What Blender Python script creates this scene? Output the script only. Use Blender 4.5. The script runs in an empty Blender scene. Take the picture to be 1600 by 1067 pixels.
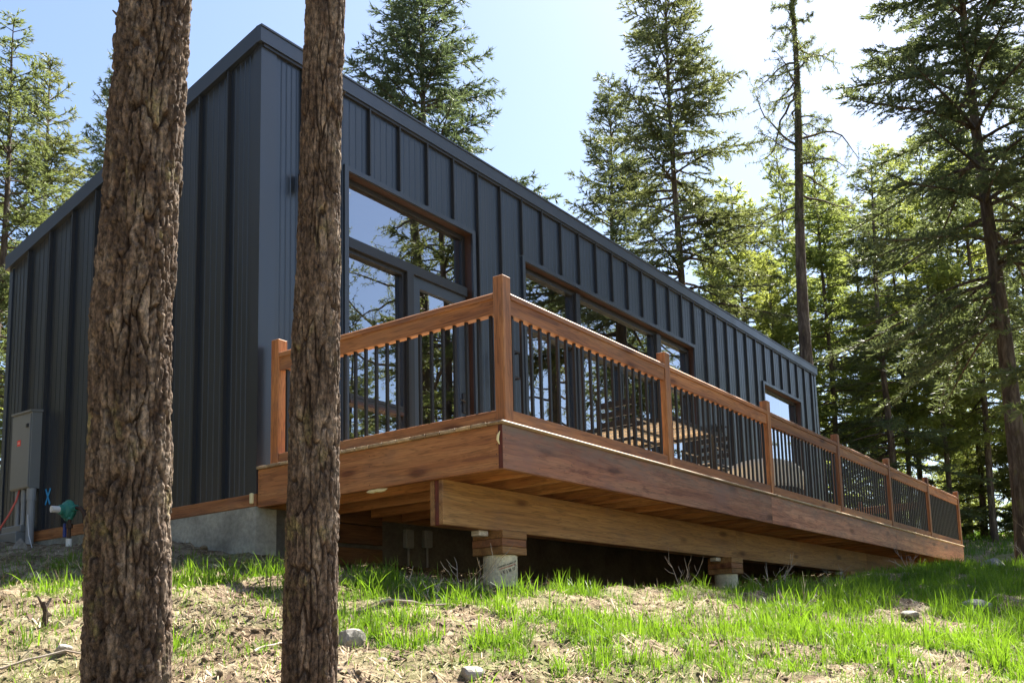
import bpy, math, random
import numpy as np
from mathutils import Vector, Matrix, Euler
R=math.radians
C=bpy.context.scene.collection
S=bpy.context.scene

# ------------------------------------------------------------------ camera
cd=bpy.data.cameras.new('camera'); cam=bpy.data.objects.new('camera',cd); C.objects.link(cam)
cam.location=(-5.1487,-6.6730,-1.2059)
cam.rotation_euler=(R(97.837),R(2.4266),R(-59.1982))
cd.sensor_fit='HORIZONTAL'; cd.sensor_width=36.0
cd.lens=1502.95/1600*36.0
cd.shift_x=(800-997.55)/1600; cd.shift_y=(791.01-533.5)/1600
cd.clip_start=.05; cd.clip_end=2000
S.camera=cam
# ------------------------------------------------------------------ light
SUN_H, SUN_E = 90.0, 55.0         # heading clockwise from +Y, elevation
w=bpy.data.worlds.new('World'); S.world=w; w.use_nodes=True
nt=w.node_tree; nt.nodes.clear()
sky=nt.nodes.new('ShaderNodeTexSky'); sky.sky_type='NISHITA'; sky.sun_disc=False
sky.sun_elevation=R(SUN_E); sky.sun_rotation=R(SUN_H); sky.altitude=600
sky.air_density=1.0; sky.dust_density=1.7; sky.ozone_density=1.3
bg=nt.nodes.new('ShaderNodeBackground'); bg.inputs[1].default_value=.060
wo=nt.nodes.new('ShaderNodeOutputWorld')
nt.links.new(sky.outputs[0],bg.inputs[0]); nt.links.new(bg.outputs[0],wo.inputs[0])
sl=bpy.data.lights.new('sun','SUN'); sl.energy=5.0; sl.angle=R(.53); sl.color=(1,.94,.84)
so=bpy.data.objects.new('sun',sl); C.objects.link(so)
sd=Vector((math.sin(R(SUN_H))*math.cos(R(SUN_E)),math.cos(R(SUN_H))*math.cos(R(SUN_E)),math.sin(R(SUN_E))))
so.rotation_euler=(-sd).to_track_quat('-Z','Y').to_euler(); so.location=(20,0,30)
S.view_settings.view_transform='Standard'; S.view_settings.look='None'
S.view_settings.exposure=2.15; S.view_settings.gamma=1; S.view_settings.use_curve_mapping=False
S.render.engine='CYCLES'
try:
    S.cycles.max_bounces=8; S.cycles.transparent_max_bounces=12; S.cycles.sample_clamp_indirect=6
except Exception: pass

# ------------------------------------------------------------------ materials
class NB:
    def __init__(s,name):
        s.m=bpy.data.materials.new(name); s.m.use_nodes=True; s.t=s.m.node_tree; s.t.nodes.clear()
        s.out=s.n('OutputMaterial'); s.b=s.n('BsdfPrincipled'); s.l(s.b.outputs[0],s.out.inputs[0])
    def n(s,k,**kw):
        o=s.t.nodes.new('ShaderNode'+k)
        for a,v in kw.items(): setattr(o,a,v)
        return o
    def l(s,a,b): s.t.links.new(a,b)
    def set(s,**kw):
        for k,v in kw.items():
            k=k.replace('_',' ')
            i=s.b.inputs[k]
            if hasattr(v,'is_linked') or hasattr(v,'links'): s.l(v,i)
            else: i.default_value=(*v,1) if isinstance(v,tuple) and len(v)==3 else v
    def coord(s,scale=(1,1,1),rand=True,kind='Object'):
        tc=s.n('TexCoord'); v=tc.outputs[kind]
        if rand:
            oi=s.n('ObjectInfo'); mu=s.n('VectorMath',operation='SCALE'); cx=s.n('CombineXYZ')
            s.l(oi.outputs['Random'],cx.inputs[0]); s.l(oi.outputs['Random'],cx.inputs[1]); s.l(oi.outputs['Random'],cx.inputs[2])
            s.l(cx.outputs[0],mu.inputs[0]); mu.inputs['Scale'].default_value=37.3
            ad=s.n('VectorMath',operation='ADD'); s.l(v,ad.inputs[0]); s.l(mu.outputs[0],ad.inputs[1]); v=ad.outputs[0]
        mp=s.n('Mapping'); s.l(v,mp.inputs[0]); mp.inputs['Scale'].default_value=scale
        return mp.outputs[0]
    def noise(s,v,sc,det=4,rough=.55,dist=0):
        o=s.n('TexNoise'); s.l(v,o.inputs['Vector']); o.inputs['Scale'].default_value=sc
        o.inputs['Detail'].default_value=det; o.inputs['Roughness'].default_value=rough; o.inputs['Distortion'].default_value=dist
        return o.outputs['Fac']
    def ramp(s,f,stops):
        o=s.n('ValToRGB'); s.l(f,o.inputs[0]); cr=o.color_ramp
        while len(cr.elements)<len(stops): cr.elements.new(.5)
        for e,(p,c) in zip(cr.elements,stops):
            e.position=p; e.color=(*c,1) if len(c)==3 else c
        return o.outputs[0]
    def mix(s,f,a,b,mode='MIX'):
        o=s.n('Mix',data_type='RGBA',blend_type=mode)
        for v,i in ((f,0),(a,6),(b,7)):
            if hasattr(v,'links'): s.l(v,o.inputs[i])
            else: o.inputs[i].default_value=v if i==0 else (*v,1)
        return o.outputs[2]
    def mth(s,op,a,b=None):
        o=s.n('Math',operation=op)
        for i,v in enumerate((a,b)):
            if v is None: continue
            if hasattr(v,'links'): s.l(v,o.inputs[i])
            else: o.inputs[i].default_value=v
        return o.outputs[0]
    def bump(s,h,st=.3,d=.01):
        o=s.n('Bump'); s.l(h,o.inputs['Height']); o.inputs['Strength'].default_value=st; o.inputs['Distance'].default_value=d
        s.l(o.outputs[0],s.b.inputs['Normal'])

G=lambda a:(a,a,a)
def wood(name,axis,base,dark,lite,rough=.62,knots=True,grey=.0,streak=.35):
    """axis = grain direction 0/1/2"""
    b=NB(name)
    sc=[9,9,9]; sc[axis]=.55
    v=b.coord(tuple(sc))
    n1=b.noise(v,1.5,4,.5,.25)
    sc2=[60,60,60]; sc2[axis]=1.6
    v2=b.coord(tuple(sc2)); n2=b.noise(v2,2.0,3,.6)
    col=b.ramp(n1,[(.25,dark),(.48,base),(.72,lite)])
    col=b.mix(.55,col,b.ramp(n2,[(.3,G(.45)),(.6,G(1.0))]),'MULTIPLY')
    rg_=b.mth('FRACT',b.mth('MULTIPLY',n1,11.0))
    col=b.mix(.8,col,b.ramp(rg_,[(0,G(.62)),(.12,G(1)),(.7,G(.95)),(.97,G(.55))]),'MULTIPLY')
    # per piece tone
    oi=b.n('ObjectInfo')
    col=b.mix(1.0,col,b.ramp(oi.outputs['Random'],[(0,(.66,.60,.56)),(.35,(.92,.9,.9)),(.7,G(1.04)),(1,(1.25,1.16,1.05))]),'MULTIPLY')
    if knots:
        sk=[5.5,5.5,5.5]; sk[axis]=1.7
        vk=b.coord(tuple(sk))
        vo=b.n('TexVoronoi'); b.l(vk,vo.inputs['Vector']); vo.inputs['Scale'].default_value=1.0
        kd=b.ramp(vo.outputs['Distance'],[(.10,G(.0)),(.19,G(.7)),(.27,G(1))])
        col=b.mix(.85,col,b.mix(kd,(.30,.18,.12),(1,1,1)),'MULTIPLY')
    # long dark sap streaks
    st=[5,5,5]; st[axis]=.35
    vv=b.coord(tuple(st)); nn=b.noise(vv,1.6,6,.7,1.2)
    band=b.ramp(nn,[(.47,G(1)),(.495,G(.35)),(.51,G(.5)),(.54,G(1))])
    col=b.mix(streak,col,b.mix(band,tuple(.9*x for x in dark),(1,1,1)),'MULTIPLY')
    # broad weather stains
    vs=b.coord((1.3,1.3,3.0)); ns=b.noise(vs,1.4,5,.65)
    col=b.mix(b.ramp(ns,[(.5,G(0)),(.72,G(.55+grey))]),col,tuple(.6*x+.05 for x in dark))
    if grey>0:
        tg=b.n('TexCoord'); sp=b.n('SeparateXYZ'); b.l(tg.outputs['Generated'],sp.inputs[0])
        va=b.coord((2.2,2.2,9)); na=b.noise(va,1.5,5,.7)
        fz=b.mth('MULTIPLY',b.ramp(sp.outputs[2],[(.45,G(0)),(.95,G(1))]),b.ramp(na,[(.38,G(.1)),(.6,G(1))]))
        col=b.mix(b.mth('MULTIPLY',fz,.75),col,(.155,.125,.10))
    b.set(Base_Color=col,Roughness=rough)
    b.bump(n2,.25,.004)
    return b.m
CED=dict(base=(.40,.165,.060),dark=(.19,.066,.028),lite=(.52,.25,.10))
M={}
for ax,nm in ((0,'x'),(1,'y'),(2,'z')):
    M['cedar_'+nm]=wood('stained cedar '+nm,ax,**CED)
M['rim_x']=wood('weathered stained rim',0,(.50,.225,.125),(.25,.085,.045),(.62,.34,.20),grey=.25,streak=.75)
M['joist']=wood('joist lumber',1,(.50,.24,.085),(.30,.12,.04),(.60,.33,.13),knots=False)
M['beam_x']=wood('beam lumber',0,(.42,.22,.075),(.24,.105,.035),(.52,.30,.12))
M['redwood']=wood('dark red end grain',2,(.16,.030,.018),(.08,.015,.01),(.22,.05,.03),knots=False)
M['decking']=wood('decking',0,(.52,.38,.22),(.38,.26,.14),(.65,.50,.32),knots=False)
M['osb']=wood('old plank wood',0,(.17,.08,.035),(.08,.035,.016),(.25,.13,.06))
M['paletimber']=wood('pale slat wood',1,(.72,.64,.52),(.55,.47,.36),(.8,.74,.62),knots=False)

def metal_paint(name,c,rough=.34,spec=.5,streak=.15):
    b=NB(name)
    v=b.coord((1.5,1.5,.35)); n=b.noise(v,2.5,4,.6)
    col=b.mix(n,tuple(x*(1-streak) for x in c),tuple(x*(1+streak) for x in c))
    b.set(Base_Color=col,Roughness=b.ramp(n,[(.3,G(rough-.05)),(.7,G(rough+.07))]))
    b.b.inputs['Specular IOR Level'].default_value=spec
    return b.m
M['siding']=metal_paint('charcoal steel siding',(.010,.0155,.026),.34,1.0)
M['trim']=metal_paint('charcoal steel trim',(.016,.022,.034),.34,.95)
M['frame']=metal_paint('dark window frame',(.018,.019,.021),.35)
M['reveal']=metal_paint('bronze brown lining',(.040,.020,.014),.45)
M['black']=metal_paint('black powder coat',(.012,.012,.013),.42)
M['boxgrey']=metal_paint('grey enamel',(.165,.18,.185),.45)
M['pvc']=metal_paint('grey pvc',(.25,.27,.29),.5)
M['white']=metal_paint('white plastic',(.75,.75,.72),.5)
M['cream']=metal_paint('cream cushion cloth',(.74,.70,.60),.9,.2)
M['wicker']=metal_paint('dark wicker',(.03,.025,.02),.7)
M['red']=metal_paint('red label',(.75,.06,.04),.5)
M['redcable']=metal_paint('red cable',(.62,.12,.09),.5)
M['teal']=metal_paint('teal enamel',(.03,.20,.16),.5)
M['rust']=metal_paint('rusty pipe',(.05,.025,.015),.7)
M['bluevalve']=metal_paint('blue valve',(.02,.05,.25),.5)
M['bluepaint']=metal_paint('blue marking paint',(.04,.30,.65),.8)
M['wirewhite']=metal_paint('white wire',(.7,.7,.7),.5)
M['foam']=metal_paint('expanding foam',(.75,.66,.38),.9)
M['ink']=metal_paint('black ink',(.02,.02,.02),.8)
M['redink']=metal_paint('red ink',(.5,.08,.05),.8)
M['interior']=metal_paint('interior wall',(.34,.28,.22),.8)
M['inceil']=metal_paint('interior pine',(.42,.26,.14),.7)

def concrete(name,c,sc=3):
    b=NB(name); v=b.coord((1,1,1)); n=b.noise(v,sc,8,.65); n2=b.noise(v,sc*9,4,.6)
    col=b.ramp(n,[(.3,tuple(x*.6 for x in c)),(.5,c),(.7,tuple(min(1,x*1.35) for x in c))])
    col=b.mix(.5,col,b.ramp(n2,[(.35,G(.55)),(.6,G(1))]),'MULTIPLY')
    b.set(Base_Color=col,Roughness=.9); b.bump(n2,.5,.01); return b.m
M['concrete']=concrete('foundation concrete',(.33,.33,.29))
M['darkconc']=concrete('shade darkened concrete',(.12,.115,.105))  # foundation concrete with the shade under the deck put into its colour
M['tube']=concrete('pale waxed form tube',(.72,.64,.44),4)
M['rock']=concrete('grey rock',(.29,.27,.235),7)

b=NB('window glass')          # coated double glazing: mirror + see-through by Fresnel
b.t.nodes.remove(b.b)
gl=b.n('BsdfGlossy'); gl.inputs['Roughness'].default_value=.0; gl.inputs['Color'].default_value=(.93,.95,1,1)
tr=b.n('BsdfTransparent'); tr.inputs['Color'].default_value=(.72,.76,.74,1)
fr=b.n('Fresnel'); fr.inputs['IOR'].default_value=1.9
f2=b.mth('ADD',b.mth('MULTIPLY',fr.outputs[0],1.4),.24)
nz=b.coord((1,1,1)); bp=b.n('Bump'); b.l(b.noise(nz,.9,1,.4),bp.inputs['Height']); bp.inputs['Strength'].default_value=.12; bp.inputs['Distance'].default_value=.02
b.l(bp.outputs[0],gl.inputs['Normal'])
mx=b.n('MixShader'); b.l(f2,mx.inputs[0]); b.l(tr.outputs[0],mx.inputs[1]); b.l(gl.outputs[0],mx.inputs[2]); b.l(mx.outputs[0],b.out.inputs[0])
M['glass']=b.m

def leaf(name,c1,c2,trans=.45,gl=.5,tint=(1.35,1.3,.85)):
    b=NB(name)
    geo=b.n('NewGeometry'); oi=b.n('ObjectInfo')
    tc=b.n('TexCoord'); n=b.noise(tc.outputs['Object'],1.3,3,.6); n2=b.noise(tc.outputs['Object'],14,1,.5)
    f=b.mth('ADD',b.mth('MULTIPLY',n,.9),b.mth('MULTIPLY',b.mth('SUBTRACT',n2,.4),.9))
    col=b.mix(f,c1,c2)
    col=b.mix(1,col,b.ramp(oi.outputs['Random'],[(0,(.8,.85,.9)),(1,(1.15,1.08,.95))]),'MULTIPLY')
    b.set(Base_Color=col,Roughness=gl)
    b.b.inputs['Specular IOR Level'].default_value=.35
    t=b.n('BsdfTranslucent'); 
    tcn=b.mix(1,col,tint,'MULTIPLY'); b.l(tcn,t.inputs[0])
    mx=b.n('MixShader'); mx.inputs[0].default_value=trans
    b.l(b.b.outputs[0],mx.inputs[1]); b.l(t.outputs[0],mx.inputs[2]); b.l(mx.outputs[0],b.out.inputs[0])
    return b.m
M['needle']=leaf('dark fir needles',(.07,.095,.05),(.165,.19,.09),.52)
M['needle_light']=leaf('light fir needles',(.13,.18,.06),(.29,.34,.12),.64)
M['needle_yellow']=leaf('yellow green needles',(.085,.115,.05),(.19,.215,.09),.55)
M['needle_blue']=leaf('blue green needles',(.05,.08,.05),(.13,.165,.09))
M['needle_olive']=leaf('olive needles',(.065,.062,.03),(.12,.11,.055),.4)
M['grass']=leaf('fresh grass',(.035,.095,.012),(.19,.30,.035),.55,.5,(1.38,1.48,.65))
M['moss']=leaf('moss',(.10,.12,.03),(.2,.22,.05),.3,.9)
b=NB('dead straw'); v=b.coord((1,1,1)); b.set(Base_Color=b.ramp(b.noise(v,5,3),[(.3,(.22,.14,.08)),(.55,(.45,.33,.2)),(.75,(.68,.58,.44))]),Roughness=.9); M['straw']=b.m
b=NB('old bark litter'); v=b.coord((1,1,1)); b.set(Base_Color=b.ramp(b.noise(v,6,3),[(.3,(.05,.03,.02)),(.55,(.14,.085,.05)),(.75,(.27,.18,.11))]),Roughness=.9); M['darklitter']=b.m
b=NB('dead stems'); v=b.coord((1,1,1)); b.set(Base_Color=b.ramp(b.noise(v,6,3),[(.3,(.20,.15,.11)),(.6,(.45,.38,.31))]),Roughness=.9); M['stem']=b.m

def bark(name,hi):
    b=NB(name)
    v=b.coord((7,7,1.6) if hi else (5,5,1.0),rand=not hi)
    n=b.noise(v,2.5,6,.65,.4)
    col=b.ramp(n,[(.30,(.045,.033,.026)),(.5,(.108,.080,.061)),(.68,(.24,.195,.155))])
    v3=b.coord((1,1,.6),rand=False); 
    n3=b.noise(v3,9,5,.7)
    col=b.mix(b.ramp(n3,[(.56,G(0)),(.68,G(.6))]),col,(.20,.19,.07))     # lichen
    n4=b.noise(v3,2.2,3,.6); col=b.mix(b.ramp(n4,[(.45,G(0)),(.75,G(.3))]),col,(.15,.10,.07))
    if hi:
        at=b.n('Attribute',attribute_name='fissure')
        col=b.mix(at.outputs['Fac'],col,(.035,.022,.016))
    if hi:
        v6=b.coord((34,34,20),rand=False); n6=b.noise(v6,2.2,5,.75)
        col=b.mix(1,col,b.ramp(n6,[(.34,G(.30)),(.48,G(.95)),(.62,(2.0,1.9,1.8))]),'MULTIPLY')
    b.set(Base_Color=col,Roughness=.93); b.b.inputs['Specular IOR Level'].default_value=.25
    v5=b.coord((26,26,6),rand=False) if hi else v
    b.bump(b.noise(v5,4 if hi else 3.5,6,.75),.75 if hi else 1.0,.012 if hi else .09)
    return b.m
M['bark_near']=bark('furrowed bark',True); M['bark']=bark('fir bark',False)

b=NB('forest soil and needle litter')
v=b.coord((1,1,1),rand=False)
n1=b.noise(v,.9,6,.65); n2=b.noise(v,9,8,.7); n3=b.noise(v,45,5,.75)
col=b.ramp(n2,[(.3,(.075,.05,.03)),(.43,(.20,.145,.09)),(.56,(.38,.305,.20)),(.75,(.60,.53,.39))])
n9=b.noise(v,3.1,5,.7); col=b.mix(1,col,b.ramp(n9,[(.32,(.45,.38,.32)),(.5,G(1))]),'MULTIPLY')
col=b.mix(.75,col,b.ramp(n3,[(.32,G(.35)),(.52,G(1))]),'MULTIPLY')
col=b.mix(b.ramp(n1,[(.52,G(0)),(.66,G(.6))]),col,(.16,.20,.055))
at=b.n('Attribute',attribute_name='green'); col=b.mix(b.mth('MULTIPLY',at.outputs['Fac'],b.ramp(n2,[(.35,G(.4)),(.6,G(1))])),col,(.13,.20,.045))
b.set(Base_Color=col,Roughness=.95); b.b.inputs['Specular IOR Level'].default_value=.2
b.bump(b.mth('ADD',n2,b.mth('MULTIPLY',n3,.6)),.9,.05)
M['ground']=b.m

# ------------------------------------------------------------------ mesh helpers
class MB:
    def __init__(s): s.v=[]; s.f=[]
    def box(s,x0,x1,y0,y1,z0,z1,bev=0):
        k=len(s.v)
        s.v+=[(x0,y0,z0),(x1,y0,z0),(x1,y1,z0),(x0,y1,z0),(x0,y0,z1),(x1,y0,z1),(x1,y1,z1),(x0,y1,z1)]
        s.f+=[tuple(k+i for i in q) for q in ((0,3,2,1),(4,5,6,7),(0,1,5,4),(1,2,6,5),(2,3,7,6),(3,0,4,7))]; return s
    def bbox(s,x0,x1,y0,y1,z0,z1,c=.004):
        """box with chamfered edges (each face inset, edges bevelled)"""
        k=len(s.v); P=[]
        for sx in (0,1):
            for sy in (0,1):
                for sz in (0,1):
                    X=(x0,x1)[sx];Y=(y0,y1)[sy];Z=(z0,z1)[sz]
                    dx=c*(1-2*sx);dy=c*(1-2*sy);dz=c*(1-2*sz)
                    P.append(((X,Y+dy,Z+dz),(X+dx,Y,Z+dz),(X+dx,Y+dy,Z)))
        for p in P: s.v+=list(p)
        I=lambda sx,sy,sz,a:k+(sx*4+sy*2+sz)*3+a
        F=s.f
        F.append((I(0,0,0,0),I(0,0,1,0),I(0,1,1,0),I(0,1,0,0))); F.append((I(1,0,0,0),I(1,1,0,0),I(1,1,1,0),I(1,0,1,0)))
        F.append((I(0,0,0,1),I(1,0,0,1),I(1,0,1,1),I(0,0,1,1))); F.append((I(0,1,0,1),I(0,1,1,1),I(1,1,1,1),I(1,1,0,1)))
        F.append((I(0,0,0,2),I(0,1,0,2),I(1,1,0,2),I(1,0,0,2))); F.append((I(0,0,1,2),I(1,0,1,2),I(1,1,1,2),I(0,1,1,2)))
        for a in (0,1):
            for bb in (0,1):
                F.append((I(a,bb,0,0),I(a,bb,1,0),I(a,bb,1,1),I(a,bb,0,1)))
                F.append((I(a,0,bb,0),I(a,1,bb,0),I(a,1,bb,2),I(a,0,bb,2)))
                F.append((I(0,a,bb,1),I(1,a,bb,1),I(1,a,bb,2),I(0,a,bb,2)))
        for a in (0,1):
            for bb in (0,1):
                for c2 in (0,1): F.append((I(a,bb,c2,0),I(a,bb,c2,1),I(a,bb,c2,2)))
        return s
    def tube(s,pts,r,n=8,cap=True):
        pts=[Vector(p) for p in pts]; k=len(s.v)
        rr=r if hasattr(r,'__len__') else [r]*len(pts)
        up=None
        for i,p in enumerate(pts):
            d=(pts[min(i+1,len(pts)-1)]-pts[max(i-1,0)]).normalized()
            if up is None:
                up=d.orthogonal().normalized()
            up=(up-d*up.dot(d)).normalized(); sd_=d.cross(up)
            for j in range(n):
                a=2*math.pi*j/n; q=p+(up*math.cos(a)+sd_*math.sin(a))*rr[i]; s.v.append(tuple(q))
        for i in range(len(pts)-1):
            for j in range(n):
                a=k+i*n+j; b_=k+i*n+(j+1)%n; s.f.append((a,b_,b_+n,a+n))
        if cap:
            s.f.append(tuple(k+j for j in range(n))[::-1]); e=k+(len(pts)-1)*n; s.f.append(tuple(e+j for j in range(n)))
        return s
    def lathe(s,c,prof,n=24,axis='z'):
        k=len(s.v)
        for (r,h) in prof:
            for j in range(n):
                a=2*math.pi*j/n; x,y,z=r*math.cos(a),r*math.sin(a),h
                if axis=='x': x,y,z=h,x,y
                if axis=='y': x,y,z=x,h,y
                s.v.append((c[0]+x,c[1]+y,c[2]+z))
        for i in range(len(prof)-1):
            for j in range(n):
                a=k+i*n+j; b_=k+i*n+(j+1)%n; s.f.append((a,b_,b_+n,a+n))
        s.f.append(tuple(k+j for j in range(n))[::-1]); e=k+(len(prof)-1)*n; s.f.append(tuple(e+j for j in range(n)))
        return s
    def prism(s,poly,axis,a0,a1):
        """poly = 2D points in the two other axes, extruded along axis"""
        k=len(s.v); n=len(poly)
        for a in (a0,a1):
            for (p,q) in poly:
                s.v.append({'x':(a,p,q),'y':(p,a,q),'z':(p,q,a)}[axis])
        s.f.append(tuple(k+i for i in range(n))[::-1]); s.f.append(tuple(k+n+i for i in range(n)))
        for i in range(n):
            j=(i+1)%n; s.f.append((k+i,k+j,k+n+j,k+n+i))
        return s
def setp(o,label=None,cat=None,group=None,kind=None):
    if label: o['label']=label
    if cat: o['category']=cat
    if group: o['group']=group
    if kind: o['kind']=kind
    return o
def wloc(o):
    p=Vector((0,0,0))
    while o: p+=o.location; o=o.parent
    return p
def fixn(me):
    import bmesh
    bm=bmesh.new(); bm.from_mesh(me); bmesh.ops.recalc_face_normals(bm,faces=bm.faces); bm.to_mesh(me); bm.free()
def part(name,mb,mat,parent=None,smooth=False,loc=None,norm=True,**kw):
    v=np.array(mb.v,float)
    c=Vector(loc) if loc is not None else Vector(tuple((v.min(0)+v.max(0))/2))
    me=bpy.data.meshes.new(name); me.from_pydata([tuple(p) for p in (v-np.array(c))],[],mb.f)
    if norm: fixn(me)
    me.materials.append(M[mat] if isinstance(mat,str) else mat)
    if smooth: me.polygons.foreach_set('use_smooth',[True]*len(me.polygons))
    o=bpy.data.objects.new(name,me); C.objects.link(o)
    if parent: o.parent=parent; o.location=c-wloc(parent)
    else: o.location=c
    return setp(o,**kw)
def inst(src,loc,parent,name=None):
    o=src.copy(); C.objects.link(o); o.parent=parent; o.location=Vector(loc)-(wloc(parent) if parent else Vector((0,0,0))); return o
def thing(name,loc,label,cat,group=None):
    o=bpy.data.objects.new(name,None); C.objects.link(o); o.location=loc; o.empty_display_size=.2
    return setp(o,label,cat,group)
def npmesh(name,v,f,mat,smooth=False,parent=None,**kw):
    """fast mesh from arrays; f = (n,k) int array"""
    me=bpy.data.meshes.new(name); n,k=f.shape
    me.vertices.add(len(v)); me.vertices.foreach_set('co',np.asarray(v,np.float32).ravel())
    me.loops.add(n*k); me.loops.foreach_set('vertex_index',f.astype(np.int32).ravel())
    me.polygons.add(n); me.polygons.foreach_set('loop_start',np.arange(0,n*k,k,dtype=np.int32))
    me.polygons.foreach_set('loop_total',np.full(n,k,np.int32))
    if smooth: me.polygons.foreach_set('use_smooth',np.ones(n,bool))
    me.update(calc_edges=True); me.validate()
    me.materials.append(M[mat])
    o=bpy.data.objects.new(name,me); C.objects.link(o)
    if parent: o.parent=parent
    return setp(o,**kw)

# numpy noise -------------------------------------------------------
def _h(ix,iy,iz,seed=0):
    h=(ix*374761393+iy*668265263+iz*2147483647%4294967291+seed*1274126177)&0xffffffff
    h=((h^(h>>13))*1274126177)&0xffffffff; h=(h^(h>>16))&0xffffffff
    h=(h*2246822519)&0xffffffff; h^=h>>15
    return (h&0xffffff)/16777216.0
def vnoise(p,seed=0):
    i=np.floor(p).astype(np.int64); f=p-i; f=f*f*(3-2*f); r=0
    for dx in (0,1):
        for dy in (0,1):
            for dz in (0,1):
                w_=(f[...,0] if dx else 1-f[...,0])*(f[...,1] if dy else 1-f[...,1])*(f[...,2] if dz else 1-f[...,2])
                r=r+w_*_h(i[...,0]+dx,i[...,1]+dy,i[...,2]+dz,seed)
    return r
def fbm(p,o=4,seed=0,g=.5):
    r=0;a=1;t=0
    for k in range(o): r=r+a*vnoise(p*2**k,seed+k*7); t+=a; a*=g
    return r/t
def cells(u,v,nu,seed=0):
    """anisotropic Voronoi, periodic in u with nu cells; returns f1,f2,id"""
    iu=np.floor(u).astype(np.int64); iv=np.floor(v).astype(np.int64)
    f1=np.full(u.shape,9.);f2=np.full(u.shape,9.);cid=np.zeros(u.shape)
    for du in (-1,0,1):
        for dv in (-1,0,1):
            a=(iu+du)%nu; b_=iv+dv
            cu=iu+du+.15+.7*_h(a,b_,0*a,seed); cv=iv+dv+.1+.8*_h(a,b_,0*a+3,seed)
            d=np.hypot(u-cu,v-cv); idd=_h(a,b_,0*a+5,seed)
            m=d<f1; f2=np.where(m,f1,np.minimum(f2,d)); cid=np.where(m,idd,cid); f1=np.where(m,d,f1)
    return f1,f2,cid
def sstep(a,b_,x): t=np.clip((x-a)/(b_-a),0,1); return t*t*(3-2*t)

# ------------------------------------------------------------------ ground
CT=[(-2.86,-1.98,-1.27),(-2.83,-2.43,-1.28),(-2.55,-3.11,-1.3),(-2.21,-3.68,-1.33),(-1.78,-4.19,-1.36),(-1.25,-4.68,-1.4),(-0.69,-5.23,-1.44),(-0.09,-5.84,-1.49),
(-2.01,-0.18,-0.77),(-2.24,-1.33,-0.96),(-1.8,-2.08,-0.98),(-1.49,-2.96,-1.11),(-0.91,-3.55,-1.14),(-0.1,-4.11,-1.17),(0.77,-4.78,-1.21),(1.71,-5.57,-1.26),
(-0.89,2.16,-0.30),(-.35,2.4,-.2),(-0.7,-1.6,-0.76),(0.13,-2.8,-0.9),(1.49,-3.32,-0.9),(2.77,-3.89,-0.9),(4.15,-4.65,-0.93),(4.99,-5.08,-0.91),(7.82,-3.04,-0.46),(11.35,-3.12,-0.26),(10.83,-4.2,-0.35),
(19.88,-1.93,0.52),(22.47,-2.46,0.90),(37.17,0,2.5),(32.1,0.79,2.05),
(0,0,-.47),(0,.6,-.33),(0,1.1,-.2),(0,2.6,-.12),(0,3.8,.10),(.75,-1.95,-.76),(.75,-2.3,-.82),(2.8,0,-.5),(4.8,-1.95,-.80),(4.8,-2.4,-.86),(9,-2,-.40),(14.3,-2.6,-.16),(7,2,-.3),(13,2,.1),(14.5,0,-.05),
(-5.15,-6.67,-1.95),(-3.3,-3.7,-1.5),(-3.0,-4.1,-1.55),(-12,-12,-3.2),(-30,-30,-6),(12,-12,-1.7),(3,-9,-1.9),(30,-30,-2),(-5,2,-.9),(-20,5,-1.2),(-10,20,0),(7,17,.6),(3,11,.5),(20,20,2),(40,35,4),(0,45,2),
(80,0,5),(80,80,8),(0,90,5),(-80,40,-2),(-80,-80,-9),(40,-80,-4),(80,-60,0),(0,-60,-5)]
ct=np.array(CT); cx_=ct[:,:2]
def _k(r): return r*r*np.log(r+1e-9)
D_=np.linalg.norm(cx_[:,None]-cx_[None],axis=2); n_=len(ct)
A_=np.zeros((n_+3,n_+3)); A_[:n_,:n_]=_k(D_)+np.eye(n_)*.15; A_[:n_,n_]=1; A_[:n_,n_+1:]=cx_; A_[n_,:n_]=1; A_[n_+1:,:n_]=cx_.T
W_=np.linalg.solve(A_,np.concatenate([ct[:,2],np.zeros(3)]))
def gsmooth(x,y):
    x=np.asarray(x,float); y=np.asarray(y,float); xx=np.clip(x,-80,80); yy=np.clip(y,-80,90)
    r=np.zeros(x.shape)
    for i in range(n_): r+=W_[i]*_k(np.hypot(xx-cx_[i,0],yy-cx_[i,1]))
    return r+W_[n_]+W_[n_+1]*xx+W_[n_+2]*yy
def gz(x,y):
    x=np.asarray(x,float); y=np.asarray(y,float)
    p=np.stack([x,y,0*x],-1)
    return gsmooth(x,y)+(fbm(p*1.3,3,5)-.5)*.16+(fbm(p*7,4,9,.6)-.5)*.085+(fbm(p*17,2,19)-.5)*.028
def g1(x,y): return float(gz(np.array([x]),np.array([y]))[0])
def axis(lo,hi,st,far,gr=1.16):
    a=list(np.arange(lo,hi,st)); s_=st; p=a[-1]
    while p<far: s_*=gr; p+=s_; a.append(p)
    s_=st; p=a[0]; pre=[]
    while p>-far: s_*=gr; p-=s_; pre.append(p)
    return np.array(pre[::-1]+a)
gx=axis(-3.4,3.2,.027,420,1.06); gy=axis(-5.8,.3,.027,420,1.07)
X_,Y_=np.meshgrid(gx,gy); Z_=gz(X_.ravel(),Y_.ravel())
nx,ny=len(gx),len(gy); idx=np.arange(nx*ny).reshape(ny,nx)
fq=np.stack([idx[:-1,:-1],idx[:-1,1:],idx[1:,1:],idx[1:,:-1]],-1).reshape(-1,4)
gv=np.stack([X_.ravel(),Y_.ravel(),Z_],-1)
ground=npmesh('ground',gv,fq,'ground',True,kind='structure',label='dry forest slope of soil, needles and patchy grass')
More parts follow.
